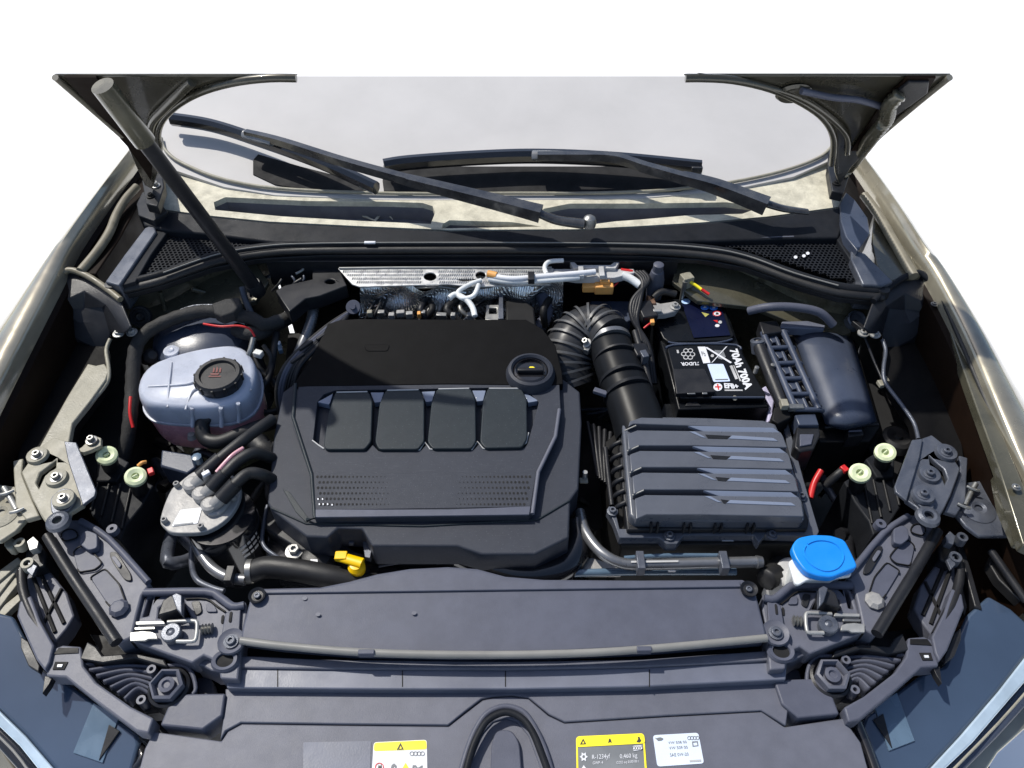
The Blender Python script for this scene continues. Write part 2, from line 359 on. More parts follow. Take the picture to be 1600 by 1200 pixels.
# ================================================================ FENDERS
SEAL = [(176, 447), (205, 441), (255, 428), (330, 402), (400, 388), (500, 382), (800, 381), (1000, 383), (1100, 389), (1165, 401), (1240, 428), (1310, 448), (1380, 455)]
def fender(name, label, I, O, side):
    root = thing(name, label, 'fender', U(*I[3]))
    Ip = [Vector(p) for p in smooth([tuple(U(*p)) for p in I], 4, False)]; Op = [Vector(p) for p in smooth([tuple(U(*p)) for p in O], 4, False)]
    bm = bmesh.new(); g = []
    for a, b in zip(Ip, Op):
        out = (b - a); L_ = out.length; out.normalize(); outh = Vector((side, 0, 0))
        prof = [a + Vector((0, 0, -.03)) - outh * .004, a + Vector((0, 0, -.006)), a + outh * .004, a.lerp(b, .3) + Vector((0, 0, .012)), a.lerp(b, .6) + Vector((0, 0, .012)), a.lerp(b, .85) + Vector((0, 0, .006)), b,
                b + outh * .006 + Vector((0, 0, -.03)), b + outh * .012 + Vector((0, 0, -.12)), b + outh * .02 + Vector((0, 0, -.40))]
        g.append([bm.verts.new(p) for p in prof])
    for i in range(len(g) - 1):
        for j in range(len(g[0]) - 1): bm.faces.new((g[i][j], g[i][j + 1], g[i + 1][j + 1], g[i + 1][j]))
    fin('outer_skin', bm, K['fender'], root, ang=60)
    bm = bmesh.new(); g = []
    for a in Ip:
        i_ = Vector((-side, 0, 0))
        prof = [a + Vector((0, 0, -.028)) + i_ * .002, a + i_ * .012 + Vector((0, 0, -.034)), a + i_ * .018 + Vector((0, 0, -.06)), a + i_ * .02 + Vector((0, 0, -.20)), a + i_ * .03 + Vector((0, 0, -.50))]
        g.append([bm.verts.new(p) for p in prof])
    for i in range(len(g) - 1):
        for j in range(len(g[0]) - 1): bm.faces.new((g[i][j], g[i][j + 1], g[i + 1][j + 1], g[i + 1][j]))
    fin('inner_panel', bm, K['brown'], root, ang=40)
    return root
IL = [(210, 240, .985), (160, 308, .975), (115, 374, .965), (86, 430, .96), (38, 522, .95), (-4, 604, .94), (-60, 715, .925), (-140, 860, .90)]
OL = [(206, 234, .98), (150, 303, .965), (92, 378, .95), (48, 436, .94), (-4, 508, .925), (-62, 590, .91), (-150, 720, .89), (-260, 900, .86)]
IR = [(1342, 250, .985), (1395, 328, .975), (1432, 388, .965), (1462, 432, .96), (1508, 520, .95), (1560, 640, .94), (1604, 740, .925), (1680, 900, .90)]
OR = [(1346, 243, .98), (1400, 312, .965), (1452, 388, .95), (1486, 434, .94), (1542, 520, .925), (1604, 628, .91), (1670, 740, .89), (1760, 900, .86)]
fl = fender('front_fender', 'bronze front fender along the left edge, crossed by the lifted strut behind it', IL, OL, -1)
fr = fender('front_fender', 'bronze front fender along the right edge, with golden sun reflections', IR, OR, 1)
# flanges and gutters inboard of the fender gap
slab('gutter', [(226, 262), (238, 292), (214, 322), (187, 372), (150, 428), (120, 428), (158, 366), (200, 296)], .945, .10, K['brown'], fl, bev=.004)
slab('flange', [(226, 356), (240, 350), (244, 362), (186, 446), (164, 440), (194, 398)], .950, .06, K['steelp'], fl, bev=.004)
tube('gutter_roll', [(214, 292, .965), (196, 312, .962), (182, 336, .958), (170, 365, .955), (150, 395, .952), (126, 424, .948)], .0085, K['gutter'], fl)
slab('gutter', [(1352, 300), (1380, 330), (1414, 380), (1440, 430), (1418, 432), (1390, 440), (1372, 424), (1362, 380), (1366, 330)], .945, .10, K['olive'], fr, bev=.004)
slab('flange', [(1330, 388), (1352, 396), (1396, 440), (1378, 446), (1348, 444), (1330, 405)], .950, .06, K['steelp'], fr, bev=.004)
tube('gutter_roll', [(1350, 305, .962), (1372, 335, .958), (1395, 375, .954), (1418, 415, .950), (1428, 432, .948)], .009, K['gutter'], fr)
tube('gap_seal', [(1345, 252, .972), (1400, 336, .962), (1440, 400, .952), (1466, 452, .944), (1500, 530, .934), (1546, 640, .922), (1592, 752, .91)], .004, K['rubber'], fr)
tube('gap_seal', [(205, 248, .972), (155, 318, .962), (110, 386, .952), (82, 442, .944), (34, 534, .934), (-10, 620, .922)], .004, K['rubber'], fl)
slab('lip_strip', [(1480, 505), (1492, 500), (1540, 612), (1600, 760), (1620, 860), (1598, 850), (1560, 730), (1520, 620)], .925, .02, K['olive'], fr, bev=.003)
slab('lower_flange', [(1556, 738), (1606, 745), (1612, 850), (1590, 845), (1566, 790)], .905, .02, K['olive'], fr, bev=.003)
for px, py in ((1588, 761), (1460, 475), (1282 + 178, 475)): bolt(fr, px, py, .932, .004, .003, K['steel'], kind='torx')
bolt(fl, 82, 470, .93, .004, .003, K['steel'], kind='torx')
# ================================================================ BULKHEAD
bh = thing('bulkhead', 'dark bulkhead wall under the rubber seal, olive painted at both ends', 'bulkhead', U(800, 400, .9))
def wall_under(name, pts, z, drop, m, off=0, depth=.02):
    P = [U(p[0], p[1], z) for p in pts]; bm = bmesh.new()
    a = [bm.verts.new(p + Vector((0, off, 0))) for p in P]; b = [bm.verts.new(p + Vector((0, off + depth, -drop))) for p in P]
    for i in range(len(P) - 1): bm.faces.new((a[i], b[i], b[i + 1], a[i + 1]))
    return fin(name, bm, m, bh)
SS = smooth(SEAL, 4, False)
wall_under('side_wall', [p for p in SS if p[0] <= 425], .925, .60, K['olive'], .006, -.05)
wall_under('middle_wall', [p for p in SS if 415 <= p[0] <= 1120], .925, .60, K['dark'], .006, .02)
wall_under('side_wall', [p for p in SS if p[0] >= 1105], .925, .60, K['olive'], .006, -.05)
lathe('rubber_grommet', U(220, 495, .88) , [(0, .004), (.006, .006), (.009, .002), (.014, .002), (.016, .006), (.019, .006), (.021, 0)], K['black'], bh, axis=(.1, -.8, .6))
tube('pressed_rib', [(250, 456, .90), (262, 500, .83)], .004, K['olive'], bh)
tube('pressed_rib', [(1322, 462, .90), (1314, 500, .83)], .004, K['olive'], bh)
tube('pressed_rib', [(300, 452, .88), (340, 462, .85)], .005, K['olive'], bh)
tube('pressed_rib', [(1180, 445, .88), (1225, 460, .85), (1280, 458, .85)], .006, K['olive'], bh)
slab('upper_ledge', [(415, 396), (870, 396), (1000, 398), (1060, 402), (1060, 408), (415, 408)], .915, .06, K['black'], bh)
slab('side_ledge', [(1060, 402), (1160, 412), (1240, 444), (1330, 468), (1330, 520), (1300, 530), (1180, 480), (1090, 470), (1050, 440)], TP(.86, 1.1, .25), .01, K['olive'], bh)
slab('side_ledge', [(205, 465), (330, 425), (400, 412), (420, 440), (400, 470), (320, 490), (240, 510), (222, 520)], TP(.85, 1.1, .3), .01, K['olive'], bh)
# heat shield
hs = thing('heat_shield', 'crumpled silver embossed heat shield across the back of the engine', 'heat shield', U(700, 430, .86))
slab('upper_foil', [(528, 419), (865, 419), (860, 445), (740, 448), (700, 444), (562, 448), (550, 444)], TP(.905, 1.17, .15), .003, K['foil_light'], hs, bev=.001, holes=[circ(672, 432, 10, 6.5, 14), circ(751, 430, 8, 6, 12)])
bm = bmesh.new(); nx, ny = 46, 16; vv = []
for j in range(ny + 1):
    row = []
    for i in range(nx + 1):
        px = 562 + (880 - 562) * i / nx; py = 442 + (512 - 442) * j / ny
        p = U(px, py, YP(1.15)); f = math.sin(i * .75 + j * .4) * .008 + math.sin(i * .31) * .012 + math.cos(j * .8 + i * .2) * .006
        row.append(bm.verts.new(p + Vector((0, f, 0))))
    vv.append(row)
for j in range(ny):
    for i in range(nx): bm.faces.new((vv[j][i], vv[j][i + 1], vv[j + 1][i + 1], vv[j + 1][i]))
fin('lower_foil', bm, K['foil'], hs, ang=80)
bm = bmesh.new()
for j in range(4):
    for i in range(95):
        px = 536 + i * 3.4 + j * 1.2 + j * 6; py = 424 + j * 5.6
        if px > 858 or abs(px - 672) < 13 and abs(py - 432) < 10 or abs(px - 751) < 11 and abs(py - 430) < 9: continue
        pl3 = TP(.9055, 1.17, .15); a, b, c_, d = U(px - 1.1, py + 2, pl3), U(px + .1, py + 2.2, pl3), U(px + 2.2, py - 2, pl3), U(px + 1.0, py - 2.2, pl3)
        t_ = (a + b + c_ + d) / 4 + Vector((0, -.0006, .0022)); vv_ = [bm.verts.new(p) for p in (a, b, c_, d)]; tt = bm.verts.new(t_)
        for k in range(4): bm.faces.new((vv_[k], vv_[(k + 1) % 4], tt))
o = fin('embossed_ridges', bm, K['foil_light'], hs, ang=10); o['kind'] = 'stuff'
tube('rolled_edge', [(530, 419, .909), (620, 418, .909), (740, 418, .909), (862, 418, .909)], .002, K['white_steel'], hs, n=2)
tube('rolled_edge', [(650, 449, .89), (690, 448, .89), (722, 453, .885), (760, 448, .89), (850, 440, .89)], .0035, K['steel'], hs, n=3)
# engine block mass under the cover
eb = thing('engine_block', 'dark grimy engine block seen in the gaps under the plastic cover', 'engine block', wp(-.1, .85, .4))
slab('cylinder_head', [(450, 520), (880, 515), (905, 640), (900, 800), (870, 860), (560, 850), (440, 800), (440, 640)], .79, .35, K['dark'], eb)
slab('gearbox', [(900, 640), (1000, 680), (980, 800), (930, 830), (900, 800)], .70, .3, K['dark'], eb)
slab('valve_cover', [(415, 800), (470, 835), (560, 850), (720, 862), (760, 885), (880, 880), (905, 840), (925, 850), (880, 905), (560, 905), (415, 868)], .775, .12, K['blackgloss'], eb, bev=.006)
for i in range(16):
    x = random.uniform(585, 860); z = random.uniform(.845, .865)
    tube('injector_line' if i % 2 else 'sensor_cable', [(x, 468, z), (x + random.uniform(-20, 20), 484, z + .01), (x + random.uniform(-30, 30), 510, z - .02)], random.choice([.003, .005, .007]), K[random.choice(['steel', 'black', 'dark', 'alu', 'rubber'])], eb, n=4)
for x, w_, m in ((640, 12, 'white_steel'), (690, 18, 'steel'), (708, 8, 'white_steel'), (612, 10, 'alu'), (626, 14, 'alu'), (662, 7, 'steel'), (596, 12, 'steel'), (735, 12, 'alu'), (655, 6, 'orange'), (578, 9, 'cream')):
    box('fuel_rail_bracket', U(x, 494 - (x % 3) * 2, .868), (w_ * .0011, .010, .012), K[m], eb, rot=(0, 0, random.uniform(-8, 8)))
slab('vacuum_bracket', [(780, 460), (786, 460), (787, 498), (778, 498)], .88, .01, K['steelp'], eb)
slab('vacuum_block', [(760, 476), (780, 476), (780, 500), (758, 500)], .876, .01, K['steel'], eb, holes=[[(764, 481), (776, 481), (776, 490), (764, 490)]])
slab('turbo_housing', [(790, 468), (815, 466), (835, 480), (838, 510), (790, 512)], .875, .05, K['dark'], eb, bev=.006)
# ================================================================ COWL
cw = thing('cowl_panel', 'dusty beige cowl tray with dark mesh grilles at its ends under the wipers', 'cowl', U(800, 345, .95))
WB = smooth([(252, 216), (262, 240), (300, 262), (350, 280), (430, 294), (600, 302), (800, 302), (1000, 300), (1140, 285), (1230, 265), (1285, 243), (1302, 225)], 3, False)
C1 = [(1318, 322), (1200, 338), (1100, 347), (1000, 353), (900, 358), (700, 359), (560, 353), (420, 346), (330, 337), (262, 328), (240, 322), (232, 285)]
rec1 = [(352, 308), (480, 314), (600, 315), (660, 317), (676, 322), (680, 332), (673, 350), (560, 345), (440, 338), (336, 328), (334, 316)]
rec2 = [(702, 344), (800, 347), (846, 354), (690, 357), (692, 350)]
rec3 = [(890, 318), (1000, 318), (1135, 316), (1190, 323), (1160, 334), (1080, 336), (1000, 343), (960, 346), (930, 350), (880, 348), (832, 340), (850, 326)]
TZ = TP(.957, 1.33, .10)
slab('tray', [p[:2] for p in WB] + C1, TZ, .012, K['beige'], cw, bev=0, holes=[rec1, rec2, rec3])
slab('tray_bottom', [(330, 290), (1200, 290), (1210, 348), (900, 362), (680, 362), (420, 350), (328, 338)], TP(.915, 1.33, .10), .01, K['tray'], cw, bev=0)
for r_ in (rec1, rec2, rec3):
    bm = bmesh.new(); a = W(r_, TZ); n = len(a); A = [bm.verts.new(p + Vector((0, 0, -.0122))) for p in a]; B = [bm.verts.new(p + Vector((0, 0, -.055))) for p in a]
    for i in range(n): bm.faces.new((A[i], A[(i + 1) % n], B[(i + 1) % n], B[i]))
    fin('recess_wall', bm, K['tray'], cw)
slab('moulded_mark', [(563, 333), (585, 343), (592, 334), (610, 335), (614, 343), (607, 337), (594, 337), (587, 345), (560, 335)], .923, .002, K['beige'], cw, bev=0)
# front dark strip
FS = [(213, 318), (240, 322), (262, 329), (330, 338), (420, 347), (560, 354), (700, 360), (900, 359), (1000, 354), (1100, 348), (1200, 339), (1318, 323), (1322, 340)]
FB = [(1310, 372), (1240, 372), (1130, 376), (1000, 378), (800, 380), (570, 380), (430, 379), (330, 366), (262, 360), (225, 352)]
slab('front_strip', FS + FB, TP(.950, 1.25, .16), .03, K['strip'], cw, bev=.006, seg=3)
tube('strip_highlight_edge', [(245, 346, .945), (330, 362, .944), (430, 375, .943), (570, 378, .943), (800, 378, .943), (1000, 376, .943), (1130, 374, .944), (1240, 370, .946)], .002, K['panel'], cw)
# mesh grilles: hexagonal openings in a real lattice
def grille(poly, z, par, s=.0082):
    root = par; P = W(poly, z); n = len(P)
    def inside(x, y):
        c = False
        for i in range(n):
            a, b = P[i], P[(i + 1) % n]
            if (a.y > y) != (b.y > y) and x < (b.x - a.x) * (y - a.y) / (b.y - a.y) + a.x: c = not c
        return c
    x0, x1 = min(p.x for p in P), max(p.x for p in P); y0, y1 = min(p.y for p in P), max(p.y for p in P)
    bm = bmesh.new(); zz = P[0].z; r = s / math.sqrt(3); j = 0; y = y0
    while y < y1:
        x = x0 + (s / 2 if j % 2 else 0)
        while x < x1:
            if inside(x, y):
                A = []; B = []; C = []
                for k in range(6):
                    a = math.pi / 6 + k * math.pi / 3; c, s_ = math.cos(a), math.sin(a)
                    A.append(bm.verts.new((x + c * r, y + s_ * r, zz))); B.append(bm.verts.new((x + c * r * .70, y + s_ * r * .70, zz))); C.append(bm.verts.new((x + c * r * .66, y + s_ * r * .66, zz - .004)))
                for k in range(6):
                    k2 = (k + 1) % 6; bm.faces.new((A[k], A[k2], B[k2], B[k])); bm.faces.new((B[k], B[k2], C[k2], C[k]))
            x += s
        y += s * .866; j += 1
    o = fin('mesh_grille', bm, K['strip'], root); o['kind'] = 'stuff'
    fr_ = [(p.x, p.y) for p in P]
GL = [(250, 362), (275, 364), (330, 370), (430, 379), (385, 388), (322, 402), (258, 424), (204, 439), (222, 404)]
GR = [(1060, 380), (1120, 375), (1200, 373), (1308, 373), (1322, 400), (1350, 440), (1305, 434), (1238, 412), (1160, 389), (1110, 382)]
for G_ in (GL, GR):
    grille(G_, .935, cw)
    slab('grille_well', [(px + (px - 800) * .01, py) for px, py in G_], .915, .02, K['void'], cw, bev=0)
slab('grille_frame', [(222, 345), (250, 352), (262, 362), (236, 398), (212, 440), (190, 446), (205, 402), (236, 362)], .944, .02, K['strip'], cw, bev=.003)
slab('grille_frame', [(1310, 352), (1330, 362), (1345, 396), (1372, 448), (1352, 446), (1326, 402), (1308, 374)], .944, .02, K['strip'], cw, bev=.003)
for px, py in ((1243, 402), (1256, 400), (1262, 396)): decal('bird_lime_speck', circ(px, py, 3, 2.5, 7), .939, K['white'], cw)
slab('end_block', [(213, 318), (222, 300), (236, 297), (246, 312), (262, 330), (240, 345), (216, 336)], .965, .04, K['black'], cw, bev=.003)
slab('end_block', [(1312, 318), (1322, 300), (1336, 312), (1356, 340), (1360, 366), (1340, 392), (1322, 370), (1314, 345)], .962, .04, K['fuse'], cw, bev=.003)
# seal
ss = thing('bulkhead_seal', 'long black rubber seal curving across the back of the bay', 'seal', U(800, 390, .93))
tube('seal_bead', [(p[0], p[1], .936) for p in SEAL], .0085, K['strip'], ss, n=5)
tube('seal_bulb', [(p[0], p[1] + 9, .930) for p in SEAL], .0095, K['rubber'], ss, n=5, flat=.8)
tube('seal_highlight', [(p[0], p[1] - 2, .9445) for p in SEAL[2:-1]], .0013, K['lip'], ss, n=5, seg=6)  # thin pale bead paints the gloss highlight along the seal
slab('seal_base', [(p[0], p[1] - 4) for p in SEAL] + [(p[0], p[1] + 17) for p in SEAL[::-1]], .922, .012, K['black'], ss, bev=.003)
box('seal_clip', U(578, 379, .945), (.022, .006, .004), K['white'], ss)
for p in ((176, 450), (1378, 458)): lathe('seal_end', U(p[0], p[1], .932), [(0, .012), (.011, .01), (.013, -.006), (0, -.01)], K['rubber'], ss)
# ================================================================ WINDSCREEN
ws = thing('windscreen', 'pale grey windscreen in an oval opening behind the wipers', 'windscreen', U(800, 200, 1.0))
SZ = TP(.966, 1.376, .20)
top = [(1130, 119), (800, 119), (440, 119)]
outer = [(440, 119), (360, 119), (240, 119), (228, 190), (236, 236), (262, 262), (350, 292), (430, 305), (600, 312), (800, 312), (1000, 310), (1140, 297), (1240, 276), (1310, 245), (1325, 190), (1300, 119)]
slab('glass', outer, SZ, .006, K['screen'], ws, bev=0)
slab('wiper_shadow_patch', [(396, 252), (404, 243), (470, 262), (560, 285), (590, 300), (480, 298), (430, 290), (396, 274)], SZ, .003, K['void'], ws, bev=0, dirn=(0, 0, 1))  # black slabs painted in for wiper shadow over the dark glass edge
slab('wiper_shadow_patch', [(600, 268), (700, 262), (1095, 262), (1095, 290), (1060, 300), (930, 302), (600, 300), (598, 285)], SZ, .003, K['void'], ws, bev=0, dirn=(0, 0, 1))
tube('glass_edge_trim', [(p[0], p[1], TP(.972, 1.376, .20)) for p in WB[::2]], .0035, K['cream'], ws, n=3)
# ================================================================ WIPERS
def wiper(label, blade, arm, tail, adapter, ballp, dz, wdt):
    root = thing('windscreen_wiper', label, 'wiper', U(*ballp))
    tube('blade', blade, wdt, K['blackgloss'], root, flat=1.25, seg=8, ang=30, ph=.39)
    tube('blade_spine', [(p[0], p[1] - 5, p[2] + .006) for p in blade], wdt * .35, K['wiper_light'], root, flat=.6)
    tube('rubber_lip', [(p[0], p[1] + 4, p[2] - .012) for p in blade], wdt * .5, K['rubber'], root, flat=1.2)
    tube('arm', arm, wdt * .72, K['wiper'], root, flat=1.1, r2=wdt * .95, seg=4, ph=.785, ang=30)
    tube('arm_channel', tail, wdt * 1.1, K['wiper'], root, flat=.9, r2=wdt * 1.65, seg=4, ph=.785, ang=30)
    tube('blade_adapter', adapter, wdt * .95, K['wiper_light'], root, flat=.8, n=2, seg=8)
    return root
a = wiper('windscreen wiper with the long arm running down to a round silver pivot cap', [(268, 186, 1.035), (330, 196, 1.03), (400, 218, 1.022), (500, 254, 1.012), (588, 294, 1.0)],
      [(384, 208, 1.045), (440, 222, 1.045), (540, 254, 1.04), (640, 282, 1.03)], [(636, 281, 1.031), (700, 297, 1.022), (780, 317, 1.01), (845, 334, 1.0)], [(382, 209, 1.04), (400, 214, 1.04), (426, 222, 1.038)], (920, 346, .975), 0, .0115)
tube('pivot_arm', [(842, 333, 1.0), (870, 344, .992), (912, 350, .985)], .010, K['wiper'], a, flat=.7, r2=.012)
lathe('pivot_cap', U(921, 346, .985), [(.0125, -.01), (.0135, 0), (.011, .008), (.006, .012), (0, .013)], K['steel'], a)
a = wiper('windscreen wiper lying flat across the middle with a straight glossy blade', [(600, 260, 1.01), (640, 254, 1.012), (740, 247, 1.015), (840, 244, 1.016), (960, 249, 1.015), (1095, 262, 1.01)],
      [(840, 244, 1.03), (900, 244, 1.032), (958, 246, 1.03), (1010, 262, 1.025), (1070, 279, 1.02)], [(1066, 277, 1.021), (1120, 292, 1.012), (1198, 322, .998)], [(832, 243, 1.026), (850, 243, 1.028), (880, 244, 1.028)], (1240, 330, .98), 0, .0125)
tube('pivot_arm', [(1198, 318, .998), (1225, 326, .99), (1262, 331, .982)], .011, K['wiper'], a, flat=.6, r2=.008)
box('blade_end_cap', U(1088, 262, 1.012), (.022, .02, .012), K['wiper'], a)
# ================================================================ HOOD
HP = TP(1.02, 1.30, -1.43)   # opened bonnet: rises towards the front of the car
hd = thing('hood', 'opened dark bronze hood seen from below, its corners above both fenders', 'hood', U(230, 270, HP))
arcL = smooth([(466, 119), (400, 128), (335, 142), (288, 163), (258, 190), (249, 214), (252, 232)], 3, False)
arcR = smooth([(1300, 234), (1297, 210), (1278, 184), (1240, 160), (1190, 140), (1120, 126), (1068, 119)], 3, False)
wl = [(84, 119)] + arcL + [(248, 268), (238, 296), (226, 290), (196, 224), (188, 206)]
wr = arcR + [(1486, 119), (1440, 152), (1372, 213), (1352, 238), (1330, 262), (1312, 290), (1304, 270)]
nrm = HP[1].normalized(); Hd = lambda d: (HP[0] + nrm * d, HP[1])
slab('underside_panel', wl, HP, .005, K['hoodpaint'], hd, dirn=tuple(nrm), bev=.003)
slab('underside_panel', wr, HP, .005, K['hoodpaint'], hd, dirn=tuple(nrm), bev=.003)
tube('rear_flange', [(p[0] - 3, max(122, p[1] - 5), Hd(-.004)) for p in arcL[::2]] + [(246, 260, Hd(-.004))], .006, K['hoodpaint'], hd, n=3)
tube('rear_flange', [(1300, 256, Hd(-.004))] + [(p[0] + 3, max(122, p[1] - 5), Hd(-.004)) for p in arcR[::2]], .006, K['hoodpaint'], hd, n=3)
tube('inner_rib', [(300, 128, Hd(-.004)), (258, 168, Hd(-.006)), (236, 196, Hd(-.006)), (236, 240, Hd(-.004))], .007, K['hoodpaint'], hd)
tube('inner_rib', [(1090, 119, Hd(-.002)), (1180, 132, Hd(-.004)), (1260, 158, Hd(-.004)), (1320, 206, Hd(-.006)), (1324, 240, Hd(-.004))], .005, K['hoodpaint'], hd)
tube('hemmed_edge', [(86, 121, Hd(-.003)), (140, 168, Hd(-.003)), (190, 212, Hd(-.003))], .005, K['fender'], hd)
tube('hemmed_edge', [(1484, 121, Hd(-.003)), (1430, 165, Hd(-.003)), (1372, 215, Hd(-.003)), (1350, 242, Hd(-.003))], .005, K['fender'], hd)
slab('dark_cheek', [(100, 121), (150, 121), (240, 240), (236, 282), (200, 230)], Hd(-.006), .004, K['brown'], hd, dirn=tuple(nrm), bev=0)
slab('dark_cheek', [(1386, 150), (1418, 122), (1462, 122), (1452, 138), (1380, 200), (1348, 236), (1330, 236)], Hd(-.006), .004, K['brown'], hd, dirn=tuple(nrm), bev=0)
for c in ((1240, 146),):
    o = lathe('pressed_boss', U(c[0], c[1], Hd(-.003)), [(0, .002), (.014, .002), (.018, .004), (.022, .004), (.026, 0)], K['hoodpaint'], hd, axis=tuple(-nrm))
tube('underside_hose', [(1252, 142, Hd(-.012)), (1300, 152, Hd(-.014)), (1340, 156, Hd(-.014)), (1376, 166, Hd(-.012))], .005, K['grey'], hd)
for i, c in enumerate(((240, 282), (1312, 262))):
    s_ = 1 if i == 0 else -1
    hg = slab('hinge_arm', [(c[0] - 14, c[1] - 30), (c[0] + 12, c[1] - 34), (c[0] + 16, c[1] + 10), (c[0] + 6, c[1] + 40), (c[0] - 12, c[1] + 36), (c[0] - 18, c[1])], 1.0, .02, K['black'], hd, bev=.003)
    bolt(hg, c[0] - 2, c[1] - 14, 1.002, .007, .008, K['steel']); bolt(hg, c[0] + 3, c[1] + 8, 1.002, .006, .008, K['steel'])
    bolt(hg, c[0] - 5, c[1] + 24, 1.002, .005, .006, K['dark'])
# corrugated loom on the right of the hood
o = tube('wiring_loom', [(1408, 146, Hd(-.014)), (1390, 164, Hd(-.02)), (1384, 188, Hd(-.022)), (1360, 218, Hd(-.02)), (1330, 258, 1.03), (1314, 276, 1.0)], .0105, K['olive'], None, corr=.0014, step=.004)
solo(o, 'corrugated brown wiring loom hanging along the right rear corner of the hood', 'wiring loom')
o = slab('loom_bracket', [(1388, 156), (1408, 138), (1420, 129), (1452, 129), (1450, 146), (1420, 168), (1396, 184)], Hd(-.010), .006, K['black'], None, dirn=tuple(nrm), bev=.003)
solo(o, 'black wiring bracket on the underside of the hood at its right edge', 'bracket')
# ================================================================ GAS STRUT
gs = thing('gas_strut', 'long black gas strut holding up the hood at the left', 'gas strut', U(400, 450, .88))
A, B, C = U(160, 134, Hd(-.03)), U(258, 250, 1.10), U(398, 448, .90)
def seg(name, a, b, r, m, r2=None):
    bm = bmesh.new(); tube_bm(bm, [a.lerp(b, t) for t in (0, .01, .99, 1)], r, 16, r2=r2); return fin(name, bm, m, gs, ang=50)
D0 = A; D1 = C
seg('dust_sleeve', A, A.lerp(C, .22), .0165, K['olive'])
seg('cylinder', A.lerp(C, .22), A.lerp(C, .99), .0125, K['black'])
lathe('ball_socket', C, [(0, .012), (.014, .01), (.016, 0), (.013, -.02), (0, -.022)], K['black'], gs, axis=tuple((A - C).normalized()))
tube('mount_tongue', [(378, 448, .89), (384, 470, .87), (394, 492, .85)], .006, K['steelp'], gs, n=3, flat=.6)
